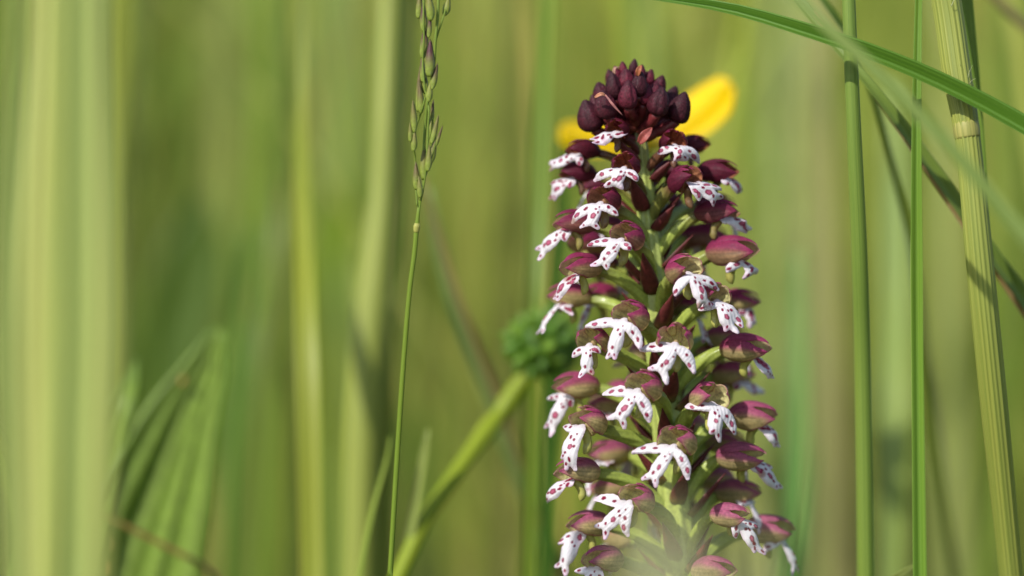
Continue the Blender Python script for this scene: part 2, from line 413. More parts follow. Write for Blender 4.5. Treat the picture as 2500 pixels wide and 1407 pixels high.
# --- left-hand side
stalk('tall_grass_plant', [(952, -200, 0.075), (948, 0, 0.075), (940, 265, 0.07), (932, 480, 0.068), (908, 740, 0.066), (886, 1000, 0.064), (872, 1430, 0.062)], [46, 50, 54, 62, 88, 84, 76],
      s(162, 170, 86), 'broad pale green stem standing just behind the flowering grass')
blade('grass_plant', [(1010, -200, 0.11), (996, 0, 0.105), (986, 220, 0.10), (978, 430, 0.095), (960, 760, 0.09), (930, 1100, 0.085), (925, 1430, 0.085)], [60, 62, 54, 34, 20, 40, 50],
      s(82, 112, 30), 'dark green blurred blade beside the broad pale stem', turn=60)
blade('grass_plant', [(948, 640, 0.075), (944, 860, 0.07), (938, 1100, 0.068), (930, 1430, 0.066)], [8, 40, 50, 52], s(158, 166, 74), 'olive yellow sheath beside the foot of the broad pale stem', fold=0.6)
blade('grass_plant', [(742, -160, 0.085), (736, 0, 0.08), (734, 280, 0.074), (742, 560, 0.062), (752, 900, 0.050), (764, 1430, 0.046)], [14, 18, 26, 46, 58, 58],
      s(150, 158, 54), 'yellow green blurred grass blade left of the broad pale stem', fold=0.3)
blade('grass_plant', [(1046, 460, 0.055), (1072, 600, 0.056), (1118, 760, 0.058), (1200, 975, 0.062), (1290, 1210, 0.066), (1378, 1430, 0.07)], [14, 34, 40, 42, 42, 44],
      s(138, 160, 104), 'grey green slanting blade crossing behind the round green bud stalk', fold=0.5)
stalk('dry_grass_plant', [(1030, 430, 0.05), (1110, 700, 0.052), (1180, 880, 0.055), (1270, 1120, 0.06), (1370, 1430, 0.07)], [10, 18, 20, 20, 20], s(150, 130, 88), 'thin reddish brown stem beside the grey green slanting blade')
blade('grass_plant', [(1332, -160, 0.085), (1328, 0, 0.08), (1318, 300, 0.07), (1304, 700, 0.06), (1296, 1060, 0.06), (1286, 1430, 0.06)], [40, 42, 46, 44, 40, 44],
      s(120, 144, 42), 'olive green upright blade just left of the dark orchid tip', fold=0.6, turn=15)
blade('grass_plant', [(1372, 300, 0.06), (1366, 520, 0.06), (1356, 760, 0.06), (1330, 1430, 0.06)], [8, 34, 38, 40], s(70, 112, 26), 'dark green blade close behind the left edge of the orchid', turn=20)
blade('grass_plant', [(1046, 1048, 0.034), (1036, 1110, 0.034), (1014, 1240, 0.034), (984, 1390, 0.034), (960, 1500, 0.034)], [8, 22, 28, 30, 30], s(140, 152, 78), 'short grass blade with a pinkish tip beside the bud stalk', fold=0.25, turn=-25)
blade('grass_plant', [(952, 1066, 0.03), (944, 1120, 0.03), (914, 1230, 0.03), (892, 1330, 0.03), (870, 1450, 0.03)], [4, 9, 12, 14, 16], s(146, 164, 66), 'very thin curved green blade crossing the broad pale stem', fold=0.2, turn=-25)
LB = 'blurred stems in the meadow left of the flowering grass'
for pts, wd, col, lab in [
    ([(700, -100, 0.14), (690, 250, 0.14), (668, 560, 0.14), (632, 860, 0.13), (596, 1200, 0.13), (580, 1430, 0.13)], [20, 40, 44, 40, 44, 50], s(96, 116, 36), 'dark olive stem leaning beside the yellow green blade'),
    ([(718, 380, 0.11), (690, 600, 0.11), (650, 860, 0.11), (630, 1100, 0.11), (620, 1430, 0.11)], [10, 22, 24, 28, 30], s(112, 124, 44), 'thin olive blade leaning just left of the yellow green blade'),
    ([(652, -160, 0.22), (650, 100, 0.22), (648, 600, 0.22), (660, 1430, 0.22)], [80, 90, 80, 70], s(122, 144, 42), 'wide blurred green blade left of the yellow green blade'),
    ([(600, 560, 0.15), (586, 820, 0.15), (570, 1100, 0.15), (556, 1430, 0.15)], [30, 60, 64, 70], s(98, 134, 48), 'blurred green blade right of the ribbed leaf'),
    ([(660, 700, 0.12), (648, 900, 0.12), (634, 1150, 0.12), (622, 1430, 0.12)], [10, 34, 40, 44], s(100, 142, 50), 'narrow blurred bright green blade beyond the ribbed leaf'),
    ([(286, -160, 0.14), (284, 60, 0.14), (276, 300, 0.14), (268, 480, 0.14), (262, 900, 0.14), (258, 1430, 0.14)], [70, 66, 60, 36, 30, 30], s(136, 144, 34), 'olive yellow blurred blade near the pale foreground stems'),
    ([(350, -160, 0.17), (346, 30, 0.17), (326, 220, 0.17), (306, 380, 0.17), (290, 700, 0.17), (280, 1430, 0.17)], [60, 60, 52, 36, 30, 30], s(86, 98, 22), 'dark olive blurred blade hanging beside the olive yellow blade'),
    ([(500, 480, 0.24), (474, 620, 0.24), (440, 760, 0.24), (410, 920, 0.24), (390, 1200, 0.24), (380, 1430, 0.24)], [60, 260, 320, 280, 200, 160], s(86, 112, 34), 'dark green soft broad blade above the ribbed leaf'),
    ([(850, 440, 0.2), (836, 500, 0.2), (816, 580, 0.2), (800, 760, 0.2), (800, 1430, 0.2)], [30, 130, 120, 40, 30], s(140, 168, 40), 'soft bright green broad leaf between the two yellowish stems'),
    ([(540, -100, 0.32), (530, 400, 0.32), (500, 800, 0.32), (480, 1430, 0.32)], [110, 120, 120, 110], s(146, 152, 82), 'very soft pale olive stem behind the ribbed leaf'),
    ([(1180, -100, 0.34), (1160, 400, 0.34), (1140, 1430, 0.34)], [120, 120, 120], s(150, 152, 70), 'soft straw coloured stem behind the flowering grass'),
    ([(1256, -100, 0.20), (1250, 500, 0.20), (1246, 900, 0.20), (1240, 1430, 0.20)], [50, 60, 60, 60], s(140, 132, 76), 'soft brownish stem behind the olive green upright blade'),
    ([(820, -100, 0.36), (830, 500, 0.36), (840, 1430, 0.36)], [150, 150, 150], s(130, 148, 84), 'soft wide grey green stem behind the broad pale stem'),
]:
    wd = [a * (0.6 if pts[0][2] > 0.19 else 0.85) for a in wd]
    blade('grass_plant', pts, wd, col, lab, group=LB, fold=0.3, turn=random.uniform(-25, 25))
FB = 'pale blurred stems in front of the ribbed leaf'
for (xt, xm, xb, w0, w1, d, col) in [(94, 66, 84, 26, 48, -0.050, s(180, 186, 118)), (120, 104, 108, 20, 34, -0.055, s(190, 192, 124)), (152, 146, 128, 34, 40, -0.060, s(176, 186, 112)),
                                      (180, 176, 146, 34, 30, -0.058, s(180, 190, 118)), (208, 206, 190, 34, 36, -0.064, s(166, 180, 108)), (238, 246, 226, 22, 40, -0.068, s(172, 180, 114)), (40, 20, 34, 16, 36, -0.062, s(160, 172, 108)), (262, 280, 250, 10, 30, -0.072, s(160, 168, 100))]:
    pts = [(xt + 4, -200, d), (xt, 80, d), (0.4 * xt + 0.6 * xm, 420, d), (xm, 800, d), (0.5 * xm + 0.5 * xb, 1100, d), (xb, 1430, d)]
    stalk('pale_grass_plant', pts, [1.45 * q for q in (w0, w0, 0.5 * (w0 + w1), w1, w1, w1 * 0.9)], tuple(q * 1.12 for q in col), 'pale blurred grass stem in front of the ribbed leaf', group=FB)
stalk('tall_grass_plant', [(-60, 960, -0.03), (10, 1100, -0.03), (60, 1230, -0.03), (110, 1350, -0.03), (150, 1440, -0.03)], [14, 24, 26, 26, 26], s(112, 118, 46), 'dark olive stem slanting down past the pale foreground stems')
stalk('dry_grass_plant', [(200, 1222, -0.032), (256, 1256, -0.032), (340, 1302, -0.032), (440, 1352, -0.032), (520, 1400, -0.032), (580, 1500, -0.03)], [5, 12, 14, 14, 14, 14], s(140, 120, 62), 'reddish brown thin stem lying across the ribbed leaf')
blade('grass_plant', [(258, 1180, -0.02), (240, 1230, -0.02), (196, 1330, -0.02), (150, 1440, -0.02)], [8, 34, 40, 40], s(176, 186, 150), 'pale grey dry blade end beside the reddish brown thin stem', turn=20)

# ribbed plantain-like leaf
def ribbed_leaf(pts, widths, ribs, label, turn, amp=0.10):
    w = world_path(pts); rw = [W(a, p[2]) for a, p in zip(widths, pts)] + [W(90), W(60)]
    n = 70; c = crom(w, n); base = c[-1].copy()
    L0 = np.concatenate([[0], np.cumsum(np.linalg.norm(np.diff(np.array(w), axis=0), axis=1))])
    L1 = np.concatenate([[0], np.cumsum(np.linalg.norm(np.diff(c, axis=0), axis=1))])
    r = np.interp(L1 / L1[-1], L0 / L0[-1], rw)
    V, F, K = ribbon(c, r, 0.35, R(turn), 0.0003, ribs * 10 + 1, ribs, amp)
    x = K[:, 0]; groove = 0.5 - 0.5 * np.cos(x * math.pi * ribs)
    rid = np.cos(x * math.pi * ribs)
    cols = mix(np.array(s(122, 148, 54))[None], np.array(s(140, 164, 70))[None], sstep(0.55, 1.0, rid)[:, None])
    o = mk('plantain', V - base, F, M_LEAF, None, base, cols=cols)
    tag(o, label, 'plant', 'ribbed leaves low beside the pale stems')
    return o
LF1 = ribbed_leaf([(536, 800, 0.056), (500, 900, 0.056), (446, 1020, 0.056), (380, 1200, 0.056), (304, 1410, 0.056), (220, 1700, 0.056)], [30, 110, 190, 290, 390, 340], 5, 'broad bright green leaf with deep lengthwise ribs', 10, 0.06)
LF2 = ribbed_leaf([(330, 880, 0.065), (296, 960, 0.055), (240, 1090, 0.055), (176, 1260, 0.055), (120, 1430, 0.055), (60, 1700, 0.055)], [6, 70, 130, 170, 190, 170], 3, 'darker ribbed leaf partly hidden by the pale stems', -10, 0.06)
for px, py, rr in [(446, 930, 9), (252, 1388, 11), (263, 1330, 7)]:
    d = 0.0545; c = P(px, py, d)
    cs = np.array([c + (UP * 0.9 + RT * 0.2) * W(rr) * f for f in np.linspace(-1.4, 1.4, 9)])
    V, F, K = tube(cs, W(rr) * 0.8 * np.sqrt(np.clip(1 - np.linspace(-1, 1, 9) ** 2, 0.01, 1)), 10)
    o = mk('dry_husk', V - c, F, M_GRASS, LF1, c - np.array(LF1.location), crd=K, color=s(214, 176, 118))

# --- foreground veils low in front of the orchid
blade('grass_plant', [(1640, 1250, -0.135), (1620, 1340, -0.135), (1590, 1460, -0.137), (1560, 1640, -0.14)], [24, 84, 130, 140], s(196, 194, 166), 'out of focus pale dry blade tip in front of the orchid foot', turn=-10)
blade('grass_plant', [(1830, 1320, -0.130), (1800, 1420, -0.130), (1770, 1600, -0.132)], [24, 76, 106], s(186, 184, 158), 'second out of focus pale tip in front of the orchid foot', turn=10)
blade('grass_plant', [(1990, 1080, -0.075), (1960, 1200, -0.075), (1930, 1340, -0.075), (1900, 1460, -0.075)], [10, 36, 46, 50], s(84, 124, 48), 'out of focus dark green blade before the lower right flowers', turn=75)

# ------------------------------------------------------------------ yellow flower behind the orchid
def shell_grid(fn, nu, nv, colfn=None, thick=0.0001):
    """fn(u, v)->point (N,3 numpy); builds a closed two-sided shell. u 0..1 along, v -1..1 across"""
    u = np.linspace(0, 1, nu); v = np.linspace(-1, 1, nv); U, Vv = np.meshgrid(u, v, indexing='ij')
    Pn = fn(U, Vv)                                   # (nu,nv,3)
    du = np.gradient(Pn, axis=0); dv = np.gradient(Pn, axis=1)
    N = np.cross(du, dv); N /= np.linalg.norm(N, axis=2)[..., None] + 1e-15
    edge = np.clip(1 - np.abs(Vv) ** 6, 0.15, 1)[..., None]
    A = Pn + N * thick / 2 * edge; B = Pn - N * thick / 2 * edge
    V = np.vstack([A.reshape(-1, 3), B.reshape(-1, 3)]); off = nu * nv; F = []
    for i in range(nu - 1):
        for j in range(nv - 1):
            a, b, c, d = i * nv + j, i * nv + j + 1, (i + 1) * nv + j + 1, (i + 1) * nv + j
            F.append((a, d, c, b)); F.append((off + a, off + b, off + c, off + d))
        for j, fl in ((0, 1), (nv - 1, 0)):
            q = (i * nv + j, off + i * nv + j, off + (i + 1) * nv + j, (i + 1) * nv + j)
            F.append(q if fl else q[::-1])
    for i, fl in ((0, 0), (nu - 1, 1)):
        for j in range(nv - 1):
            q = (i * nv + j, off + i * nv + j, off + i * nv + j + 1, i * nv + j + 1)
            F.append(q if fl else q[::-1])
    cols = None
    if colfn is not None:
        cols = np.vstack([colfn(U, Vv, 0).reshape(-1, 3), colfn(U, Vv, 1).reshape(-1, 3)])
    return V, F, cols

def yellow_flower():
    d = 0.055; C = P(1572, 345, d)
    sp = [P(1572, 352, d), P(1582, 480, d + 0.002), P(1596, 800, d + 0.004), P(1600, 1430, d + 0.006)]
    c = crom(ground_down(sp), 50); base = c[-1].copy()
    root = empty('yellow_flower', base)
    tag(root, 'yellow buttercup-like flower half hidden behind the dark orchid tip', 'flower')
    V, F, K = tube(c, 0.0009, 12); mk('stalk', V - base, F, M_GRASS, root, crd=K, color=s(122, 150, 50))
    k = (DIST + d)
    pets = [(1786, 206, -0.006, 122), (1368, 318, -0.003, 84), (1500, 250, 0.011, 120), (1640, 270, 0.012, 120), (1560, 310, -0.013, 110)]
    for (tx, ty, dd, wpx) in pets:
        tip = P(tx, ty, d + dd); ax = tip - C; L = np.linalg.norm(ax); a = ax / L
        side = nrm(np.cross(a, UP + 0.0)); 
        if abs(np.dot(side, FWD)) > 0.8 and abs(tx - 1572) > 100: side = nrm(np.cross(a, -FWD))
        side = nrm(np.cross(a, nrm(-FWD * 0.9 + UP * 0.45))); nn = np.cross(side, a); hw = W(wpx, d) / 2
        def fn(U, Vv):
            w = hw * (0.12 + 0.88 * np.sin(np.clip(U, 0, 1) ** 0.8 * 2.25) / 0.99) * np.where(U > 0.86, np.sqrt(np.clip((1.02 - U) / 0.16, 0, 1)), 1)
            cup = 0.16 * L * (4 * U * (1 - U)) + 0.10 * L * Vv ** 2 * U
            return C + (U * L)[..., None] * a + (Vv * w)[..., None] * side - cup[..., None] * nn * 0.6 + (0.0004 * np.sin(5 * Vv + 3 * U))[..., None] * nn
        def cf(U, Vv, s_): return mix(np.array(s(232, 196, 8)), np.array(s(248, 214, 10)), U[..., None])
        V, F, cols = shell_grid(fn, 18, 13, cf, 0.00015)
        mk('petal', V - base, F, M_YELLOW, root, cols=cols, recalc=True)
    for k2 in range(5):
        an = k2 * 2 * math.pi / 5 + 0.6; dr = nrm(RT * math.cos(an) + FWD * math.sin(an) + UP * 0.3); sd = np.cross(dr, UP)
        def fn(U, Vv): return C - UP * 0.0006 + (U * 0.0045)[..., None] * dr + (Vv * 0.0013 * np.sin(np.clip(U * .9 + .1, 0, 1) * math.pi) ** .7)[..., None] * nrm(sd)
        V, F, cols = shell_grid(fn, 8, 5, lambda U, Vv, q: np.broadcast_to(np.array(s(150, 160, 50)), U.shape + (3,)), 0.0002)
        mk('sepal', V - base, F, M_GREEN, root, cols=cols, recalc=True)
    cs = np.array([C - UP * 0.0005 + UP * 0.003 * f for f in np.linspace(0, 1, 8)])
    V, F, K = tube(cs, 0.0016 * np.sqrt(np.clip(1 - np.linspace(-0.6, 1, 8) ** 2, 0.02, 1)), 14, 7, 0.1)
    mk('centre', V - base, F, M_YELLOW, root, cols=np.tile(np.array(s(190, 178, 40)), (len(V), 1)))
yellow_flower()

# ------------------------------------------------------------------ round green head on a slanting stalk
def green_head():
    d = 0.046; C = P(1326, 845, d); rad = W(94, d)
    sp = [P(1318, 880, d), P(1276, 930, d), P(1222, 1008, d), P(1150, 1106, d - 0.004), (P(1040, 1268, d - 0.01)), P(968, 1420, d - 0.014)]
    path = ground_down(sp); c = crom(path, 80); base = c[-1].copy()
    root = empty('green_seed_head', base); tag(root, 'round green seed head on a slanting jointed stalk, left of the orchid', 'plant')
    L = np.linspace(0, 1, 80); r = W(24, d) * (0.85 + 0.0 * L)
    py = np.array([(703.5 - np.dot(q - CAM, UP) / np.dot(q - CAM, FWD) / SPX) for q in c])
    r = r * (1 + 0.22 * np.exp(-((py - 975) / 26) ** 2) + 0.24 * np.exp(-((py - 1050) / 30) ** 2) - 0.15 * np.exp(-((py - 1015) / 14) ** 2))
    V, F, K = tube(c, r, 18, 9, 0.03); mk('stalk', V - base, F, M_GRASS, root, crd=K, color=s(150, 166, 44))
    bm = bmesh.new(); bmesh.ops.create_icosphere(bm, subdivisions=3, radius=rad * 0.82)
    V = np.array([v.co[:] for v in bm.verts]) + C; F = [[v.index for v in f.verts] for f in bm.faces]; bm.free()
    mk('core', V - base, F, M_LEAF, root, cols=np.tile(np.array(s(66, 104, 22)), (len(V), 1)))
    ga = math.pi * (3 - math.sqrt(5)); N = 46
    for i in range(N):
        z = 1 - 2 * (i + 0.5) / N; q = math.sqrt(1 - z * z); n = nrm(RT * q * math.cos(ga * i) + FWD * q * math.sin(ga * i) + UP * z)
        a = nrm(np.cross(n, UP + 0.01)); ln = rad * (0.34 + 0.12 * random.random()); b = np.cross(n, a)
        cs = np.array([C + n * rad * 0.66 + n * ln * 1.15 * f + UP * 0.12 * ln * f * f for f in np.linspace(0, 1, 7)])
        V, F, K = tube(cs, rad * random.uniform(.16, .24) * np.array([.7, .95, 1, .9, .6, .3, .05]), 9)
        col = mix(np.array(s(76, 116, 26)), np.array(s(122, 156, 52)), random.random())
        mk('carpel', V - base, F, M_LEAF, root, cols=np.tile(col, (len(V), 1)))
green_head()

# ------------------------------------------------------------------ flowering grass in focus
def flowering_grass():
    z = lambda x, y: (850 + x * 0.4975, y * 0.4975)
    main = [z(352, 985), z(345, 1040), z(337, 1110), z(325, 1250), z(304, 1407), (988, 850), (972, 1080), (952, 1407), (946, 1480)]
    mw = [7, 8, 12, 12, 12, 12, 13, 13, 13]
    d0 = -0.001
    path = ground_down([P(a, b, d0) for a, b in main]); c = crom(path, 90); base = c[-1].copy()
    root = empty('flowering_grass_plant', base); tag(root, 'slender flowering grass with purple tipped spikelets, in sharp focus', 'grass plant')
    L0 = np.concatenate([[0], np.cumsum(np.linalg.norm(np.diff(np.array(path), axis=0), axis=1))])
    L1 = np.concatenate([[0], np.cumsum(np.linalg.norm(np.diff(c, axis=0), axis=1))])
    r = np.interp(L1, L0 * L1[-1] / L0[-1], [W(a) / 2 for a in mw] + [W(7)] * 2)
    V, F, K = tube(c, r, 12); mk('stem', V - base, F, M_GRASS, root, crd=K, color=s(132, 156, 50))
    i = int(np.argmin(np.linalg.norm(c - P(*z(337, 1100), d0), axis=1)))
    tg = nrm(c[i + 1] - c[i - 1]); cs = np.array([c[i] + tg * 0.0005 * f for f in np.linspace(-1, 1, 9)]); V, F, K = tube(cs, r[i] * 1.25 * np.array([.8, .95, 1.1, 1.15, 1.1, 1.05, 1, .95, .8]), 14)
    mk('stem_joint', V - base, F, M_GRASS, root, crd=K, color=s(190, 188, 110))
    for pts, w in [
        ([(352, 985), (375, 890), (388, 740), (392, 640), (396, 540), (384, 470), (372, 400), (366, 300), (372, 200), (370, 60), (372, -160)], 5),
        ([(345, 1020), (366, 930), (374, 820), (372, 720), (380, 600), (392, 480), (412, 380), (424, 290), (428, 200), (440, 70), (446, -160)], 7),
        ([(338, 1010), (332, 900), (330, 790), (322, 720), (320, 640)], 4), ([(322, 660), (345, 590), (362, 540), (378, 480)], 4),
        ([(427, 210), (446, 150), (468, 82), (480, 40)], 4), ([(390, 700), (408, 640), (414, 580)], 3), ([(352, 985), (350, 920), (338, 880)], 3),
        ([(375, 880), (395, 820), (415, 760), (430, 700)], 3),
    ]:
        cs = crom([P(*z(*q), d0 + random.uniform(-.0006, .0006)) for q in pts], 30)
        V, F, K = tube(cs, W(w) / 2, 8); mk('branch', V - base, F, M_GRASS, root, crd=K, color=s(140, 162, 70))
    sp = [(372, 155, 368, 30, 38, 1), (396, 185, 402, 85, 24, 1), (368, 285, 380, 138, 44, 1), (400, 375, 402, 220, 50, 1), (368, 402, 362, 286, 30, .8), (380, 460, 374, 362, 34, .5),
          (395, 500, 402, 415, 34, .1), (412, 440, 434, 330, 32, .8), (345, 545, 350, 362, 32, .7), (360, 555, 350, 425, 36, .7), (326, 650, 318, 515, 34, .5), (306, 695, 304, 615, 22, .4),
          (322, 742, 326, 655, 30, .4), (408, 605, 416, 508, 22, .8), (400, 675, 410, 585, 32, .2), (410, 705, 438, 585, 28, .5), (426, 726, 458, 634, 18, .8), (402, 808, 428, 688, 36, .4),
          (370, 880, 372, 738, 42, .5), (392, 840, 398, 730, 34, .4), (336, 930, 332, 815, 36, .7), (354, 970, 348, 880, 30, .4), (408, 100, 394, -20, 44, .3), (346, 90, 352, -30, 34, .6),
          (476, 76, 492, -4, 40, .1), (375, -10, 378, -120, 44, .8), (430, -20, 420, -140, 40, .5), (400, 10, 410, -100, 36, .4)]
    for k, (bx, by, tx, ty, w, pur) in enumerate(sp):
        dd = d0 + random.uniform(-0.0012, 0.0012); B = P(*z(bx, by), dd); T = P(*z(tx, ty), dd); ax = (T - B) * 1.2; L = np.linalg.norm(ax); a = ax / L
        side = nrm(np.cross(a, -FWD)); nn = np.cross(side, a); hw = W(w * 0.4975) / 2 * 1.6
        g1 = np.array(s(150, 168, 70)); g2 = np.array(s(196, 204, 146)); pr = np.array(s(94, 54, 60)); br = np.array(s(124, 108, 46))
        def scale_at(u0, u1, off, wd, turn):
            sd = side * math.cos(turn) + nn * math.sin(turn); bk = np.cross(sd, a)
            def fn(U, Vv):
                t = u0 + (u1 - u0) * U; wv = hw * wd * 1.9 * (U + 0.03) ** 0.55 * (1.002 - U) ** 1.15
                ph = Vv * 1.5
                return B + (t * L)[..., None] * a + (wv * np.sin(ph) + off * hw * U)[..., None] * sd + (wv * np.cos(ph) * 0.85)[..., None] * bk
            def cf(U, Vv, q):
                cc = mix(g1, mix(br, pr, pur), (sstep(0.05, 0.7, U) * (0.45 + 0.55 * pur))[..., None])
                return mix(cc, g2, (sstep(0.7, 1.0, np.abs(Vv)) * 0.75)[..., None])
            return shell_grid(fn, 12, 9, cf, 0.00004)
        V, F, cols = scale_at(0.0, 1.0, 0.0, 0.85, 0.3)
        o = mk('spikelet', V - B, F, M_SPIKELET, root, B - base, cols=cols, recalc=True)
        for (u0, u1, of, wd, tn) in ((-0.02, 0.62, -0.35, 0.8, 0.9), (0.04, 0.74, 0.4, 0.8, -0.8), (0.2, 0.95, -0.2, 0.7, 2.8)):
            V, F, cols = scale_at(u0, u1, of, wd, tn); mk('glume', V - B, F, M_SPIKELET, o, cols=cols, recalc=True)
flowering_grass()

# ------------------------------------------------------------------ THE ORCHID
AXD = 0.0085                                        # depth of the spike's axis behind the focus plane
def axx(py): return 1546 + (py - 170) * 0.096
def axis(py): return P(axx(py), py, AXD)
OB = ground_down([axis(1300), axis(1500)])
OBASE = OB[-1].copy()
orchid = empty('orchid', OBASE)
tag(orchid, 'burnt tip orchid spike with white purple spotted lips and dark buds', 'orchid')

def orchid_stem():
    py = [178, 260, 360, 480, 620, 800, 1000, 1200, 1300, 1500]; wd = [14, 26, 34, 44, 56, 66, 72, 76, 78, 80]
    path = [axis(q) for q in py[:-2]] + OB; wd = wd[:-2] + [78, 80, 84, 90]
    c = crom(path, 120); L0 = np.concatenate([[0], np.cumsum(np.linalg.norm(np.diff(np.array(path), axis=0), axis=1))])
    L1 = np.concatenate([[0], np.cumsum(np.linalg.norm(np.diff(c, axis=0), axis=1))])
    r = np.interp(L1 / L1[-1], L0 / L0[-1], [W(a, AXD) / 2 for a in wd])
    V, F, K = tube(c, r, 48, 8, 0.07, 0.6)
    f = np.concatenate([np.repeat(L1 / L1[-1], 48), [0, 1]])[:, None]; top = L1[np.argmin(np.abs([q[2] - axis(420)[2] for q in c]))] / L1[-1]
    cols = mix(np.array(s(92, 52, 46)), np.array(s(176, 188, 98)), sstep(top * 0.25, top * 1.15, f))
    rid = np.concatenate([np.tile(np.cos(8 * np.linspace(0, 2 * math.pi, 48, endpoint=False)), 120), [0, 0]])[:, None]
    cols = cols * (1 + 0.10 * rid)
    mk('stem', V - OBASE, F, M_GREEN, orchid, cols=cols)
orchid_stem()

MM = 0.001
def cap_sdf(p, a, b, ra, rb):
    ab = b - a; t = np.clip(((p - a) @ ab) / (ab @ ab + 1e-9), 0, 1)
    return np.linalg.norm(p - (a + t[:, None] * ab), axis=1) - (ra + (rb - ra) * t)
def smin(a, b, k):
    h = np.clip(0.5 + 0.5 * (b - a) / k, 0, 1); return b + (a - b) * h - k * h * (1 - h)
def bez(a, b, c, t):
    t = np.asarray(t)[:, None]; return (1 - t) ** 2 * a + 2 * t * (1 - t) * b + t * t * c

def lip_mesh(al, ar, l1, l2, rng, h=0.085, wid=1.0, curl=None):
    """al/ar: arm tips, l1/l2: leg tips, all in mm from the neck (x right, y up). Returns verts(mm: x,z_forward,y), faces, cols"""
    curl = rng.uniform(0.7, 2.0) if curl is None else curl; wid = wid * rng.uniform(0.9, 1.08)
    al, ar, l1, l2 = [np.array(v, float) for v in (al, ar, l1, l2)]
    crotch = (l1 + l2) / 2; blen = np.linalg.norm(crotch); bd = crotch / blen
    legroot = crotch - bd * min(0.28 * blen, 1.1)
    bn = np.array([-bd[1], bd[0]]); bodyc = legroot * 0.5 + bn * rng.uniform(-.12, .12)
    parts = []                                     # (points, radii)
    t9 = np.linspace(0, 1, 7)
    arms = []
    for tip in (al, ar):
        st = np.array([np.sign(tip[0] - crotch[0] * 0.4) * 0.25, -0.12]); mid = (st + tip) / 2; L = np.linalg.norm(tip - st)
        pr = np.array([-(tip - st)[1], (tip - st)[0]]) / (L + 1e-9)
        if pr[1] < 0: pr = -pr
        ctl = mid + pr * L * 0.2 + rng.normal(0, 0.08, 2)
        c = bez(st, ctl, tip, t9); r = np.array([.46, .55, .62, .62, .54, .42, .22]) * wid * min(1.2, 0.55 + 0.16 * L)
        parts.append((c, r)); arms.append((c, L))
    c = bez(np.array([0, 0.3]), bodyc, legroot, t9); r = np.array([.44, .5, .58, .70, .78, .80, .68]) * wid * min(1.15, 0.6 + 0.13 * blen)
    parts.append((c, r)); body = c
    for q in (l1, l2):
        L = np.linalg.norm(q - legroot); cc = bez(legroot, (legroot + q) / 2 + rng.normal(0, .06, 2), q, np.linspace(0, 1, 4))
        parts.append((cc, np.array([.48, .46, .40, .26]) * wid * (0.85 + 0.1 * rng.random())))
    def sdf(p):
        d = None
        for c, r in parts:
            for i in range(len(c) - 1):
                e = cap_sdf(p, c[i], c[i + 1], r[i], r[i + 1]); d = e if d is None else smin(d, e, 0.12)
        return d + 0.03 * np.sin(p[:, 0] * 5.1 + al[0]) * np.sin(p[:, 1] * 4.3 + ar[1])
    allp = np.vstack([c for c, r in parts]); lo = allp.min(0) - 0.9; hi = allp.max(0) + 0.9
    gx = np.arange(lo[0], hi[0], h); gy = np.arange(lo[1], hi[1], h)
    GX, GY = np.meshgrid(gx, gy, indexing='ij'); pts = np.stack([GX.ravel(), GY.ravel()], 1); D = sdf(pts).reshape(GX.shape)
    ins = pts[D.ravel() < -0.35 * h]
    con = []
    for ax_ in (0, 1):
        A = D[:-1, :] if ax_ == 0 else D[:, :-1]; B = D[1:, :] if ax_ == 0 else D[:, 1:]
        m = (A < 0) != (B < 0); I, J = np.nonzero(m); t = A[m] / (A[m] - B[m])
        p = np.stack([gx[I] + (t * h if ax_ == 0 else 0), gy[J] + (t * h if ax_ == 1 else 0)], 1); con.append(p)
    con = np.vstack(con); keep = []; seen = set()
    for p in con:
        k = (round(p[0] / (h * .45)), round(p[1] / (h * .45)))
        if k not in seen: seen.add(k); keep.append(p)
    pts = np.vstack([ins, np.array(keep)])
    pts = pts + rng.normal(0, 1e-4, pts.shape)
    vo, _, fo, *_ = geometry.delaunay_2d_cdt([Vector(p) for p in pts], [], [], 0, 1e-6)
    vo = np.array([v[:] for v in vo]); fo = np.array([list(f) for f in fo])
    cen = vo[fo].mean(1); mx = np.max([np.linalg.norm(vo[fo[:, i]] - vo[fo[:, (i + 1) % 3]], axis=1) for i in range(3)], axis=0)
    fo = fo[(sdf(cen) < 0.01) & (mx < h * 3)]
    d = sdf(vo)
    # relief: arms sweep back, body bulges, edges roll
    x, y = vo[:, 0], vo[:, 1]
    along = (vo @ bd) / blen
    zf = 0.35 - 0.07 * curl * x ** 2 + 0.45 * np.sin(np.clip(along, 0, 1) * 2.6) * np.exp(-(x - crotch[0] * np.clip(along, 0, 1)) ** 2 / 0.8)
    zf -= 0.12 * sstep(-0.25, 0.0, d)
    zf -= 1.5 * np.clip(y + 0.15, 0, 1) ** 1.3
    tipc = rng.uniform(-0.4, 0.9) * curl
    zf += tipc * np.clip(along - 0.75, 0, 1) ** 2 * 4
    for (c, L) in arms:
        tcl = rng.uniform(-0.5, 0.6) * curl; dd = np.linalg.norm(vo - c[-1], axis=1); zf += tcl * np.clip(1 - dd / 1.4, 0, 1) ** 2
    zf += 0.025 * np.sin((x * bn[0] + y * bn[1]) * 16 + 2 * np.sin(y * 2)) * sstep(0.0, 0.3, -d)
    zf += 0.10 * np.sin(x * 2.3 + al[1] * 5) * np.sin(y * 2.1 + l1[0] * 3)
    # colours
    white = np.array(s(232, 228, 231)); tint = np.array(s(222, 170, 205)); spotc = np.array(s(134, 4, 54)); ringc = np.array(s(184, 92, 120))
    cols = np.tile(white, (len(vo), 1))
    tips = np.zeros(len(vo))
    for q, wgt in ((al, .6), (ar, .6), (l1, 1), (l2, 1)): tips = np.maximum(tips, wgt * np.clip(1 - np.linalg.norm(vo - q, axis=1) / 0.75, 0, 1) * rng.uniform(0.2, 0.9))
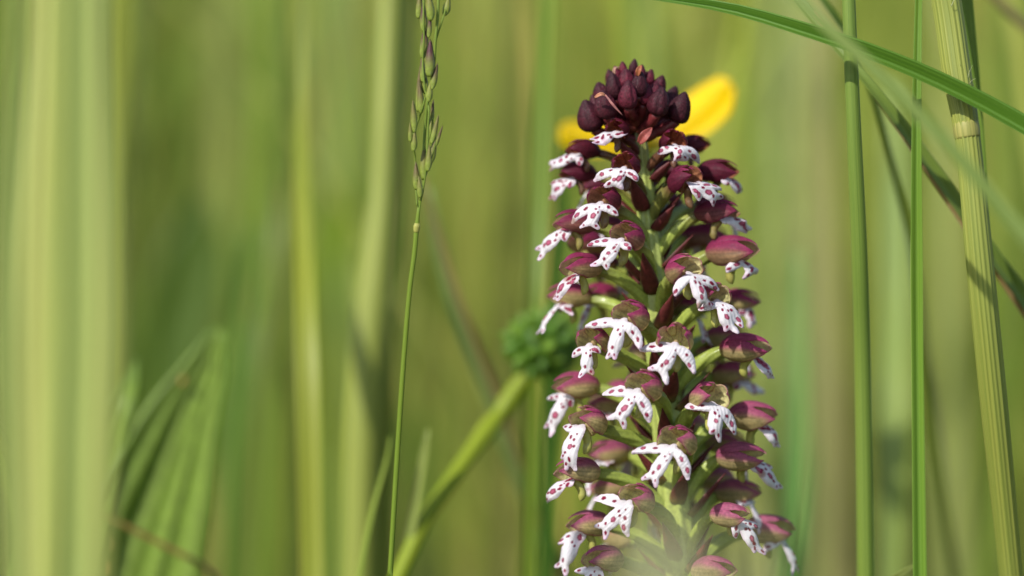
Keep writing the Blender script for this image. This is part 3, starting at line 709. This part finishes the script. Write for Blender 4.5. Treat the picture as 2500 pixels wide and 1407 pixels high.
    cols = mix(cols, tint, (tips * 0.8)[:, None]); cols = mix(cols, tint, (sstep(-0.12, 0.0, d) * 0.35)[:, None])
    vein = np.exp(-(np.sin((x * bn[0] + y * bn[1]) * 7) / 0.25) ** 2) * 0.07; cols = mix(cols, tint, vein[:, None])
    if rng.random() < 0.3:
        q = (al, ar, l1, l2)[rng.integers(4)]; cols = mix(cols, np.array(s(160, 112, 76)), (0.7 * sstep(0.65, 0.25, np.linalg.norm(vo - q, axis=1)))[:, None])
    sp = []
    for (c, L) in arms:
        for f in ([0.40, 0.74, 0.92] if L > 2.6 else [0.42, 0.8]):
            if rng.random() < (0.95 if f < .9 else .3):
                i = f * 6; p = c[int(i)] + (c[min(6, int(i) + 1)] - c[int(i)]) * (i % 1); dr = nrm(c[min(6, int(i) + 1)] - c[int(i)])
                sp.append((p + rng.normal(0, .09, 2), rng.uniform(.12, .21), rng.uniform(1, 1.9), math.atan2(dr[1], dr[0])))
    for f, o_, rr in ((.2, .22, .08), (.36, -.05, .12), (.44, .3, .11), (.72, 0.05, .24), (.98, -0.1, .15)):
        if rng.random() < 0.88:
            i = min(f, .999) * 6; p = body[int(i)] + (body[min(6, int(i) + 1)] - body[int(i)]) * (i % 1)
            sp.append((p + bn * o_ * 1.2 + rng.normal(0, .07, 2), rr * rng.uniform(.8, 1.25), rng.uniform(1, 1.6), math.atan2(bd[1], bd[0])))
    for q in (l1, l2):
        if rng.random() < 0.8: sp.append((legroot + (q - legroot) * rng.uniform(.55, .8), rng.uniform(.09, .15), rng.uniform(1, 1.8), math.atan2(*(q - legroot)[::-1])))
    for (p, rr, el, an) in sp:
        rr *= 1.12
        e = vo - p; ca, sa = math.cos(an), math.sin(an); ex = (e[:, 0] * ca + e[:, 1] * sa) / el; ey = -e[:, 0] * sa + e[:, 1] * ca
        th = np.arctan2(ey, ex); q = np.hypot(ex, ey) / (rr * (1 + 0.10 * np.sin(2 * th + p[0] * 9) + 0.06 * np.sin(5 * th + p[1] * 7)))
        m = 1 - sstep(0.82, 1.18, q); cc = spotc
        if rr > 0.2: cc = mix(ringc, spotc, sstep(0.45, 0.8, q)[:, None])
        cols = mix(cols, cc, m[:, None])
    # two layers
    n = len(vo); th = 0.055 * np.clip(-d / 0.1, 0.2, 1)
    Va = np.stack([x, zf + th, y], 1); Vb = np.stack([x, zf - th, y], 1)
    F = [tuple(f) for f in fo] + [(f[2] + n, f[1] + n, f[0] + n) for f in fo]
    cnt = {}
    for f in fo:
        for i in range(3):
            e = (f[i], f[(i + 1) % 3]); k = tuple(sorted(e)); cnt[k] = None if k in cnt else e
    for e in cnt.values():
        if e is not None: F.append((e[1], e[0], e[0] + n, e[1] + n))
    back = mix(cols, np.array(s(232, 215, 225)), 0.75)
    return np.vstack([Va, Vb]), F, np.vstack([cols, back])

DARK, MID, LOW = np.array(s(92, 30, 46)), np.array(s(156, 54, 98)), np.array(s(180, 98, 132))
GRN = np.array(s(196, 194, 122))
def hood_colours(t):
    """t 0 (top) .. 1 (bottom of the spike)"""
    outer = mix(DARK, MID, sstep(0.05, 0.42, t)); outer = mix(outer, LOW, sstep(0.4, 0.9, t) * 0.95)
    green = mix(outer, GRN, sstep(0.16, 0.45, t))
    inner = mix(np.array(s(196, 118, 84)), np.array(s(243, 238, 172)), sstep(0.08, 0.40, t))
    edge = mix(np.array(s(120, 30, 66)), np.array(s(168, 62, 114)), sstep(0.05, 0.4, t))
    return outer, green, inner, edge

def flower(tx, ty, yaw, closed=False,  d=None, roll=0.0, pitch=0.0, hs=1.0, lip=None, lipdrop=0.35, lipyaw=None, open_=0.2, att=None, seed=0, lipscale=1.0, tt=None, spur=True, liphide=False):
    rng = np.random.default_rng(seed * 17 + 5)
    t = np.clip((ty - 300) / 1050, 0, 1) if tt is None else tt
    Rr = np.interp(ty, [300, 450, 620, 900], [4.6, 7.6, 9.6, 10.8]) * MM
    if d is None:
        dx = W(tx - axx(ty)); d = AXD - math.sqrt(max(Rr * Rr - dx * dx, 0.0))
    T = P(tx, ty, d); base = T
    hs = hs * (0.74 if closed else 0.82)
    y, p, r = R(yaw), R(pitch), R(roll)
    Fd = -FWD * math.cos(y) + RT * math.sin(y); Xd = RT * math.cos(y) + FWD * math.sin(y); Ud = UP.copy()
    Fd, Ud = Fd * math.cos(p) + Ud * math.sin(p), Ud * math.cos(p) - Fd * math.sin(p)
    Xd, Ud = Xd * math.cos(r) - Ud * math.sin(r), Ud * math.cos(r) + Xd * math.sin(r)   # roll>0: clockwise in the picture
    B = np.stack([Xd, Fd, Ud]) * MM                 # local mm -> metres
    outer, green, inner, edge = hood_colours(t)
    # column in the throat = the flower's own mesh
    u = np.linspace(0, 1, 9); cs = np.stack([0 * u, -2.3 + 1.5 * u, 0.1 + 1.1 * u], 1) * hs
    V, F, K = tube(cs @ B, np.array([.6, .62, .6, .52, .46, .44, .4, .3, .1]) * hs * MM, 12)
    cc = mix(np.array(s(150, 92, 72)), np.array(s(206, 196, 136)), t)
    fl = mk('flower', V, F, M_SEPAL, orchid, T - OBASE, cols=np.tile(cc, (len(V), 1)), recalc=True)
    C = np.array([0, -1.2, 1.2]) * hs; ax, ay, az = 2.05 * hs, 2.6 * hs, 1.95 * hs
    if closed: ay *= 1.3; ax *= 0.95; C = C + np.array([0, -0.1, 0]) * hs
    pk = rng.uniform(0.85, 1.15, 12)
    def sepal(phi0, hw, th0, th1, mul, flare, kind, nm, sharp=3.0, tipx=0.0):
        def fn(U, Vv):
            th = R(th0) + (R(th1) - R(th0)) * U
            g = (0.62 + 0.38 * np.sin(np.clip(U / 0.55, 0, 1) * math.pi / 2)) * (1 - U ** sharp) ** 0.8 + 0.01
            g = g * (1 + 0.05 * np.sin(U * 19 + pk[0] * 40) + 0.04 * np.sin(U * 37 + pk[1] * 60) * (np.abs(Vv) > 0.5))
            ph = R(phi0) + R(hw) * g * Vv + tipx * U ** 3
            m = mul * (1 + flare * U ** 2 * (0.6 + 0.4 * np.abs(Vv)) + 0.035 * np.cos(Vv * 3.1) * np.sin(U * 3) + 0.04 * np.sin(U * 7 + phi0) * np.sin(Vv * 4 + pk[0] * 6) + 0.05 * U * np.sin(U * 11 + pk[9] * 30) * np.abs(Vv) ** 2 - 0.05 * np.exp(-(Vv / 0.12) ** 2) * np.sin(U * 3))
            st = np.sin(th); pos = np.stack([ax * st * np.sin(ph) * m, -ay * np.cos(th) * (1 + 0.12 * U ** 2), az * st * np.cos(ph) * m], -1) + C
            return pos @ B
        def cf(U, Vv, side):
            c = cf0(U, Vv, side)
            ve = 1 + 0.13 * np.cos(Vv * 21 + U * 2) * (1 - 0.5 * U) + 0.06 * np.sin(U * 9 + Vv * 5 + pk[10] * 20)
            return c * ve[..., None]
        def cf0(U, Vv, side):
            lowv = Vv * np.sign(phi0) if phi0 else np.abs(Vv) * 0.2      # +1 = lower edge of a side sepal
            if side == inside:
                c = mix(inner, edge, (sstep(0.72, 1.0, np.abs(Vv)) * 0.6 + sstep(0.7, 1, U) * 0.5)[..., None] * 0.9)
                st_ = np.exp(-((Vv - 0.25) / 0.10) ** 2) * sstep(0.25, 0.4, U) * (1 - sstep(0.6, 0.72, U)) + np.exp(-((Vv + 0.25) / 0.08) ** 2) * sstep(0.35, 0.45, U) * (1 - sstep(0.55, 0.65, U))
                return mix(c, np.array(s(70, 26, 22)), (np.clip(st_, 0, 1) * 0.5)[..., None])
            if kind == 'petal': return np.broadcast_to(mix(edge, np.array(s(196, 84, 138)), 0.5 * t), U.shape + (3,)) * 1.0
            if kind == 'dorsal':
                c = mix(np.broadcast_to(outer, U.shape + (3,)), edge, (sstep(0.7, 1.0, U) * 0.7)[..., None])
                v = np.exp(-(Vv / 0.08) ** 2) + 0.6 * np.exp(-((np.abs(Vv) - 0.45) / 0.06) ** 2); return c * (1 - 0.28 * v)[..., None]
            gm = sstep(-0.3 - 0.3 * t, 0.3 - 0.3 * t, lowv) * (1 - sstep(0.78, 0.98, lowv)) * (1 - sstep(0.7, 0.98, U))
            c = mix(np.broadcast_to(outer, U.shape + (3,)), green, 0.72 * gm[..., None])
            c = mix(c, edge, (np.maximum(sstep(0.8, 1.0, np.abs(Vv)), sstep(0.8, 1.0, U)) * 0.65)[..., None])
            v = np.exp(-((lowv - 0.1) / 0.07) ** 2) + 0.7 * np.exp(-((lowv - 0.45) / 0.05) ** 2) * sstep(.3, .5, U); return c * (1 - 0.38 * np.clip(v, 0, 1) * (1 - sstep(.8, .95, U)))[..., None]
        # which layer is the inside: test with the surface normal at the middle
        e = 1e-3; q0 = fn(np.array([[.5]]), np.array([[0.]]))[0, 0]; qu = fn(np.array([[.5 + e]]), np.array([[0.]]))[0, 0]; qv = fn(np.array([[.5]]), np.array([[e]]))[0, 0]
        nN = np.cross(qu - q0, qv - q0); inside = 1 if np.dot(nN, q0 - C @ B) > 0 else 0
        big = kind != 'petal'
        V, F, cols = shell_grid(fn, 26 if big else 12, 19 if big else 9, cf, 0.00014 * hs)
        mk(nm, V, F, M_SEPAL, fl, cols=cols, recalc=True)
    sw = yaw < 0; fl_l, fl_r = open_ * (1.7 if sw else 0.5) * pk[1], open_ * (0.5 if sw else 1.7) * pk[2]
    if closed:
        sepal(0, 50, 14, 156 * pk[3] ** .2, 1.06, 0.06 * pk[4], 'dorsal', 'sepal', 2.4, rng.uniform(-.3, .3))
        sepal(-84 * pk[5] ** .2, 72, 10, 160 * pk[6] ** .2, 1.0, rng.uniform(-.08, .26), 'lateral', 'sepal', 2.0, rng.uniform(-.3, .3))
        sepal(84 * pk[7] ** .2, 72, 10, 160 * pk[8] ** .2, 1.02, rng.uniform(-.08, .26), 'lateral', 'sepal', 2.0, rng.uniform(-.3, .3))
    else:
        sepal(0, 56, 14, 122 * pk[3] ** .3, 1.05, open_ * 0.2 * pk[4], 'dorsal', 'sepal', 1.8, rng.uniform(-.25, .25))
        sepal(-80 * pk[5] ** .3, 66, 10, 152 * pk[6] ** .3, 1.0, fl_l - 0.14, 'lateral', 'sepal', 1.9, rng.uniform(-.35, .1))
        sepal(80 * pk[7] ** .3, 66, 10, 152 * pk[8] ** .3, 1.0, fl_r - 0.14, 'lateral', 'sepal', 1.9, rng.uniform(-.1, .35))
        for sg in (-1, 1): sepal(sg * rng.uniform(20, 38), 24, 40, rng.uniform(126, 146), 0.97, rng.uniform(-0.1, 0.14), 'petal', 'petal', 2.2, sg * rng.uniform(-.4, .3))
    # lip
    if not liphide:
        if lip is None:
            j = lambda a: rng.uniform(-a, a)
            kp = [(-3.0 + j(.3), -0.5 + j(.5)), (3.0 + j(.3), -0.6 + j(.6)), (-0.9 + j(.25), -4.3 + j(.4)), (0.8 + j(.25), -4.4 + j(.4))]
            kp = [(a * lipscale, b * lipscale) for a, b in kp]
        else:
            kp = [((a - tx) * SPX * (DIST + d) / MM, (ty - b) * SPX * (DIST + d) / MM) for a, b in lip]
        V, F, cols = lip_mesh(*kp, rng, h=0.085 if lip is not None else 0.11, wid=0.91 if lip is not None else 0.86 * lipscale)
        if lip is not None:                          # keypoints were read in the picture: sheet nearly faces the viewer
            ly = R(np.clip(yaw * 0.4, -30, 30) if lipyaw is None else lipyaw); lp = R(-8)
            f2 = -FWD * math.cos(ly) + RT * math.sin(ly); x2 = (RT * math.cos(ly) + FWD * math.sin(ly)) / math.cos(ly); u2 = UP.copy()
            f2, u2 = f2 * math.cos(lp) - u2 * math.sin(lp), u2 * math.cos(lp) + f2 * math.sin(lp)
            Bl = np.stack([x2, f2, u2]) * MM
        else:
            a = lipdrop; Bl = np.stack([Xd, Fd * math.cos(a) + Ud * math.sin(a), Ud * math.cos(a) - Fd * math.sin(a)]) * MM
        mk('lip', V @ Bl + (np.array([0, 0.15, 0.0]) @ B), F, M_LIP, fl, cols=cols, recalc=True)
    # spur
    if spur:
        cs = crom(np.array([[0, -0.6, 0.1], [0.1, -1.3, -0.6], [0.15, -1.7, -1.5], [0.1, -1.6, -2.3], [0.05, -1.4, -2.75]]) * hs, 12)
        V, F, K = tube(cs @ B, np.array([.5, .55, .58, .58, .57, .56, .56, .57, .58, .5, .34, .08]) * hs * MM, 12)
        cc = mix(np.array(s(112, 76, 58)), np.array(s(178, 176, 92)), sstep(0.1, 0.4, t))
        mk('spur', V, F, M_GREEN, fl, cols=np.tile(cc, (len(V), 1)), recalc=True)
    # ovary from the spike to the back of the hood
    hb = T + (np.array([0, -3.7, 0.9]) * hs) @ B
    apy = att if att is not None else ty + np.interp(ty, [300, 500, 800], [40, 95, 110])
    st = axis(apy); outv = nrm(hb - axis(ty)); st = st + outv * W(12)
    c1 = st + (outv * 0.35 + UP * 0.9) * 0.42 * np.linalg.norm(hb - st); c2 = hb - (Fd * 0.8 - Ud * 0.1) * 0.22 * np.linalg.norm(hb - st)
    tb = np.linspace(0, 1, 22)[:, None]; cs = (1 - tb) ** 3 * st + 3 * tb * (1 - tb) ** 2 * c1 + 3 * tb ** 2 * (1 - tb) * c2 + tb ** 3 * (hb + Fd * 0.5 * MM)
    rr = np.interp(np.linspace(0, 1, 22), [0, .2, .6, .9, 1], [.6, .85, .95, .72, .6]) * hs * MM * np.interp(ty, [300, 500], [.75, 1])
    V, F, K = tube(cs, rr, 24, 6, 0.09, 2.6)
    g0 = mix(np.array(s(96, 42, 40)), np.array(s(168, 184, 84)), sstep(0.02, 0.26, t)); g1 = mix(np.array(s(90, 34, 44)), np.array(s(136, 146, 70)), sstep(0.1, 0.5, t))
    f = np.concatenate([np.repeat(np.linspace(0, 1, 22), 24), [0, 1]])[:, None]
    mk('ovary', V - T, F, M_GREEN, fl, cols=mix(g0, g1, sstep(.45, 1, f)), recalc=True)
    # bract under the ovary
    bdir = nrm(outv * 0.75 + UP * 0.8); L = rng.uniform(4.2, 6.0) * MM * np.interp(ty, [300, 600], [.6, 1]); sd = nrm(np.cross(bdir, UP)); dn = nrm(np.cross(sd, bdir)); 
    if dn[2] > 0: dn = -dn
    S0 = axis(apy + 14) + outv * W(26)
    def fn(U, Vv):
        w = 1.25 * MM * (0.75 + 0.25 * np.sin(U * 3)) * (1 - U ** 1.6) + 0.00002
        return S0 + (U * L)[..., None] * bdir + (w * np.sin(Vv * 1.25))[..., None] * sd + (0.9 * w * (np.cos(Vv * 1.25) - 0.2))[..., None] * dn + (0.6 * MM * U ** 2)[..., None] * outv
    bc = np.array(s(104, 44, 44)); b2 = mix(bc, np.array(s(150, 150, 70)), 0.5 * sstep(.2, .6, t))
    V, F, cols = shell_grid(fn, 12, 9, lambda U, Vv, q: mix(b2, bc, sstep(0.05, 0.35, U)[..., None]), 0.00012)
    mk('bract', V - OBASE, F, M_BRACT, orchid, cols=cols, recalc=True)
    return fl

# flowers whose lips face the viewer: throat, hood turn, lip keypoints (left arm, right arm, leg, leg) in photo pixels
FRONT = [
    (1500, 330, -22, dict(lip=[(1454, 344), (1524, 324), (1463, 354), (1482, 350)], hs=.74, open_=.12, lipyaw=-20)),
    (1648, 362, 12, dict(lip=[(1609, 374), (1709, 391), (1646, 394), (1676, 390)], hs=.86, open_=.2)),
    (1523, 418, -16, dict(lip=[(1453, 438), (1556, 444), (1478, 455), (1520, 463)], hs=.88, open_=.2)),
    (1690, 456, 38, dict(lip=[(1700, 490), (1760, 462), (1734, 502), (1765, 480)], hs=.95, open_=.35, lipyaw=28, roll=-10)),
    (1464, 503, -30, dict(lip=[(1396, 540), (1508, 526), (1422, 556), (1464, 560)], hs=.98, open_=.2)),
    (1514, 594, -34, dict(lip=[(1437, 598), (1542, 612), (1450, 650), (1488, 658)], hs=1.0, open_=.15, roll=12)),
    (1684, 676, 30, dict(lip=[(1643, 724), (1754, 706), (1700, 752), (1732, 748)], hs=1.0, open_=.3, roll=-8)),
    (1753, 744, 22, dict(lip=[(1708, 756), (1808, 800), (1766, 808), (1794, 815)], hs=1.0, open_=.25)),
    (1522, 790, -36, dict(lip=[(1430, 795), (1566, 852), (1490, 876), (1508, 878)], hs=1.05, open_=.18, roll=10)),
    (1438, 850, -25, dict(lip=[(1400, 872), (1467, 862), (1421, 923), (1451, 914)], hs=1.0, open_=.2, lipyaw=-10)),
    (1648, 849, -8, dict(lip=[(1566, 854), (1694, 910), (1586, 900), (1628, 938)], hs=1.05, open_=.4)),
    (1554, 962, -36, dict(lip=[(1466, 958), (1587, 1028), (1487, 1022), (1530, 1046)], hs=1.05, open_=.22, roll=10)),
    (1742, 995, 26, dict(lip=[(1680, 993), (1793, 1058), (1730, 1058), (1752, 1078)], hs=1.08, open_=.35)),
    (1644, 1099, -30, dict(lip=[(1545, 1105), (1680, 1168), (1572, 1170), (1606, 1189)], hs=1.05, open_=.4, roll=4)),
    (1534, 1236, -42, dict(lip=[(1445, 1218), (1537, 1308), (1458, 1287), (1484, 1316)], hs=1.0, open_=.2, roll=16)),
    (1416, 1050, -48, dict(lip=[(1370, 1040), (1412, 1147), (1380, 1120), (1394, 1147)], hs=1.05, open_=.1, lipyaw=-28, d=0.0015, roll=0)),
]
for i, (x, y, yaw, k) in enumerate(FRONT): flower(x, y, yaw, seed=i + 1, **{'pitch': 16, **k})

# flowers turned to the sides: throat, turn, options
SIDE = [
    # left side
    (1412, 384, -58, dict(hs=.82, lip=[(1366, 384), (1420, 402), (1342, 396), (1346, 412)], lipyaw=-35, roll=-6)),
    (1396, 440, -72, dict(hs=.85, d=.010, lip=[(1360, 452), (1404, 462), (1348, 484), (1364, 488)], lipyaw=-30, roll=-10)),
    (1388, 566, -70, dict(hs=1.0, lip=[(1374, 560), (1392, 590), (1313, 606), (1328, 634)], lipyaw=-35, roll=-4)),
    (1404, 674, -52, dict(hs=1.02, lip=[(1396, 680), (1410, 692), (1371, 730), (1380, 734)], lipyaw=-50, d=.003)),
    (1372, 745, -80, dict(hs=1.02, d=.012, lipscale=.9, lipdrop=.5)),
    (1420, 616, -40, dict(hs=1.0, d=.013, liphide=True)),
    (1388, 966, -72, dict(hs=1.06, d=.010, lip=[(1346, 976), (1396, 990), (1340, 1044), (1360, 1066)], lipyaw=-30)),
    (1392, 1176, -62, dict(hs=1.06, d=.003, lip=[(1384, 1176), (1396, 1184), (1338, 1228), (1346, 1226)], lipyaw=-50, roll=-6)),
    (1420, 1302, -66, dict(hs=1.0, d=.006, lip=[(1376, 1330), (1424, 1320), (1364, 1385), (1396, 1404)], lipyaw=-30)),
    (1458, 1392, -48, dict(hs=1.05, d=.0015, lip=[(1414, 1398), (1470, 1420), (1430, 1450), (1450, 1460)], lipyaw=-30)),
    # right side
    (1706, 372, 62, dict(hs=.8, d=.012, liphide=True)),
    (1768, 440, 66, dict(hs=.95, d=.009, lip=[(1760, 452), (1792, 440), (1790, 470), (1804, 466)], lipyaw=40)),
    (1768, 540, 68, dict(hs=1.0, d=.006, lip=[(1772, 516), (1812, 540), (1818, 566), (1834, 556)], lipyaw=35, roll=4)),
    (1810, 640, 60, dict(hs=1.2, d=.006, lip=[(1770, 664), (1822, 640), (1806, 680), (1850, 664)], lipyaw=35, roll=-8)),
    (1822, 756, 72, dict(hs=.95, d=.013, lip=[(1800, 770), (1826, 770), (1814, 800), (1832, 790)], lipyaw=40)),
    (1842, 874, 68, dict(hs=1.12, d=.005, lip=[(1848, 884), (1858, 890), (1862, 922), (1878, 924)], lipyaw=45, roll=-14)),
    (1806, 938, 62, dict(hs=1.05, d=.016, lip=[(1786, 950), (1836, 944), (1830, 962), (1868, 958)], lipyaw=35)),
    (1858, 1040, 66, dict(hs=1.12, d=.008, lip=[(1854, 1050), (1868, 1054), (1876, 1090), (1892, 1092)], lipyaw=45, roll=-10)),
    (1832, 1136, 64, dict(hs=1.1, d=.006, lip=[(1846, 1158), (1882, 1144), (1892, 1194), (1908, 1192)], lipyaw=30, roll=-26)),
    (1800, 1276, 56, dict(hs=.9, d=.002, lip=[(1792, 1312), (1850, 1290), (1832, 1348), (1858, 1354)], lipyaw=20, roll=-22)),
    (1760, 1420, 48, dict(hs=1.1, d=.001, lipscale=1.0)),
    # deeper flowers filling the spike
    (1450, 742, -60, dict(d=.015, hs=.95, lipscale=.8)), (1462, 572, -70, dict(d=.016, hs=.9, lipscale=.8)), (1440, 668, -95, dict(d=.017, hs=.95, lipscale=.8)),
    (1470, 1128, -66, dict(d=.014, hs=1.0, lipscale=.85)), (1466, 1212, -85, dict(d=.016, hs=1.0, lipscale=.85)), (1790, 846, 80, dict(d=.016, hs=1.0, lipscale=.85)),
    (1820, 1226, 70, dict(d=.012, hs=1.05, lipscale=.9)), (1786, 1100, 60, dict(d=.014, hs=1.0, lipscale=.85)), (1740, 596, 84, dict(d=.016, hs=.95, lipscale=.8)),
    (1690, 770, 55, dict(d=.013, hs=.9, lipscale=.8)), (1446, 470, -84, dict(d=.015, hs=.85, lipscale=.7)), (1640, 430, 40, dict(d=.011, hs=.75, liphide=True)), (1470, 1010, -80, dict(d=.014, hs=1.0, lipscale=.8)),
    (1760, 520, 92, dict(d=.016, hs=.9, lipscale=.75)), (1900, 1318, 64, dict(d=.012, hs=1.15, lipscale=.9, roll=-14)),
    # behind the spike, seen in the gaps
    (1500, 980, -140, dict(d=.019, lip=[(1476, 990), (1512, 990), (1478, 1012), (1500, 1016)], lipyaw=0, hs=1.0)),
    (1640, 520, 170, dict(d=.018, hs=.95)), (1530, 660, -165, dict(d=.019, hs=1.0)), (1690, 600, 140, dict(d=.018, hs=1.0)),
    (1640, 760, 175, dict(d=.020, hs=1.0)), (1560, 880, -160, dict(d=.020, hs=1.0)), (1740, 880, 130, dict(d=.019, hs=1.0)),
    (1700, 1060, 150, dict(d=.020, hs=1.0)), (1540, 1120, -150, dict(d=.020, hs=1.0)), (1600, 1240, 178, dict(d=.020, hs=1.05)),
    (1760, 1190, 128, dict(d=.019, hs=1.05)), (1500, 1330, -140, dict(d=.018, hs=1.05)), (1700, 1360, 150, dict(d=.02, hs=1.05)),
]
for i, (x, y, yaw, k) in enumerate(SIDE): flower(x, y, yaw, closed=True, seed=i + 40, **k)

# dark buds at the tip: centre, width, height, tilt (degrees clockwise), depth, tip point
def bud(px, py, w, h, tilt, d, stalk_to=None, dusty=0.0, seed=0):
    rng = np.random.default_rng(seed + 900)
    C = P(px, py, d); a = R(tilt); L = W(h, d) / 2; rw = W(w, d) / 2
    up = UP * math.cos(a) + RT * math.sin(a); sd = RT * math.cos(a) - UP * math.sin(a); up = nrm(up - FWD * 0.15); fr = np.cross(sd, up)
    n, m = 20, 30; V = []; cols = []; ph = np.linspace(0, 2 * math.pi, m, endpoint=False); rot = rng.uniform(0, 2)
    c0 = mix(np.array(s(58, 18, 28)), np.array(s(110, 34, 52)), rng.random()); c1 = np.array(s(48, 26, 34))
    for i in range(n):
        f = i / (n - 1); z = -math.cos(f * math.pi); q = math.sin(f * math.pi) ** 0.85 * (1 - 0.26 * z)
        seam = np.exp(-((np.mod(ph + rot + math.pi / 3, 2 * math.pi / 3) - math.pi / 3) / 0.16) ** 2)
        keel = np.cos(3 * (ph + rot))
        r = rw * 1.06 * q * (1 - 0.24 * seam * sstep(0.1, .5, f) + 0.03 * keel) * (1 + 0.03 * np.sin(ph * 5 + f * 9 + rng.random()))
        zz = L * z * 1.06 + L * 0.16 * sstep(0.8, 1.0, f)
        V.append(C + up * zz + (r * np.cos(ph))[:, None] * sd + (r * np.sin(ph))[:, None] * fr + sd * (0.10 * rw * z * z))
        cols.append(mix(np.tile(c0, (m, 1)), c1, (0.55 * sstep(.4, 1, f) + 0.35 * seam * (1 - sstep(.4, 1, f)))[:, None] if True else 0))
    V = np.vstack(V); cols = np.vstack(cols); F = []
    for i in range(n - 1):
        for j in range(m): k = (j + 1) % m; F.append((i * m + j, i * m + k, (i + 1) * m + k, (i + 1) * m + j))
    o = mk('bud', V - C, F, M_BUD, orchid, C - OBASE, cols=cols, recalc=True)
    if stalk_to is not None:
        st = axis(stalk_to); b = C - up * L * 0.9; c = crom([st, (st + b) / 2 + UP * -0.0004 + (b - st) * 0.12, b], 10)
        V, F, K = tube(c, np.interp(np.linspace(0, 1, 10), [0, .7, 1], [.42, .62, .5]) * MM, 12, 6, 0.08)
        mk('ovary', V - C, F, M_GREEN, o, cols=np.tile(np.array(s(118, 46, 50)), (len(V), 1)))
        S0 = st + nrm(b - st) * W(16); bd_ = nrm(b - st); sdv = nrm(np.cross(bd_, UP)); dn = np.cross(sdv, bd_)
        if dn[2] > 0: dn = -dn
        def fn(U, Vv):
            ww = 0.8 * MM * (1 - U ** 1.7) + 1e-5
            return S0 + (U * 2.6 * MM)[..., None] * bd_ + (ww * np.sin(Vv * 1.2))[..., None] * sdv + (ww * np.cos(Vv * 1.2) + 0.25 * MM)[..., None] * dn
        V, F, cl = shell_grid(fn, 8, 7, lambda U, Vv, q: mix(np.array(s(132, 66, 50)), np.array(s(92, 30, 40)), U[..., None]), 0.0001)
        mk('bract', V - OBASE, F, M_BRACT, orchid, cols=cl, recalc=True)
BUDS = [(1547, 164, 22, 34, 4, .0075, None), (1521, 168, 20, 30, -10, .0070, None), (1504, 180, 20, 32, -14, .0068, None), (1528, 194, 38, 44, -6, .0058, None), (1563, 178, 26, 34, 10, .0066, None),
        (1585, 190, 26, 36, 12, .0072, None), (1560, 208, 40, 56, 4, .0050, 262), (1498, 212, 38, 62, -10, .0056, 268), (1533, 234, 44, 64, -2, .0040, 290), (1609, 209, 34, 44, 16, .0074, 270),
        (1596, 226, 38, 46, 12, .0064, 280), (1466, 224, 38, 40, -20, .0078, 286), (1478, 258, 54, 64, -16, .0052, 304), (1608, 250, 50, 64, 10, .0044, 316), (1660, 265, 52, 70, 14, .0066, 330),
        (1438, 286, 58, 72, -20, .0066, 340), (1634, 262, 40, 60, 10, .0095, 322), (1552, 262, 44, 60, 0, .0075, 300), (1530, 205, 40, 50, 0, .0098, None), (1580, 240, 40, 56, 6, .0110, 300), (1500, 250, 42, 60, -8, .0110, 300),
        (1540, 186, 30, 40, 2, .0092, None), (1514, 222, 34, 52, -8, .0072, 280), (1574, 232, 34, 50, 8, .0056, 290), (1456, 262, 40, 54, -24, .0090, 320), (1586, 268, 40, 56, 6, .0080, 310), (1514, 274, 40, 50, -6, .0078, 310), (1640, 236, 34, 46, 18, .0098, 300), (1490, 190, 24, 36, -16, .0092, None), (1572, 196, 28, 38, 10, .0090, None)]
for i, b in enumerate(BUDS): bud(*b[:6], stalk_to=b[6], seed=i)
# withered bract tips among the buds
for (x0, y0, x1, y1, x2, y2, w, col, d) in [(1500, 190, 1500, 168, 1512, 164, 7, s(196, 150, 130), .0055), (1556, 186, 1560, 170, 1566, 160, 14, s(172, 104, 70), .0045), (1452, 238, 1468, 230, 1482, 236, 9, s(190, 130, 100), .0030),
                                            (1478, 232, 1498, 258, 1520, 282, 6, s(170, 110, 104), .0020), (1560, 350, 1574, 332, 1592, 312, 24, s(150, 74, 66), .0030)]:
    c = crom([P(x0, y0, d), P(x1, y1, d - .0004), P(x2, y2, d)], 14); V, F, K = ribbon(c, W(w) * np.sin(np.linspace(.5, math.pi - .15, 14)), 0.5, 0.2, 0.0001)
    mk('bract', V - OBASE, F, M_BRACT, orchid, cols=np.tile(np.array(col), (len(V), 1)), recalc=True)
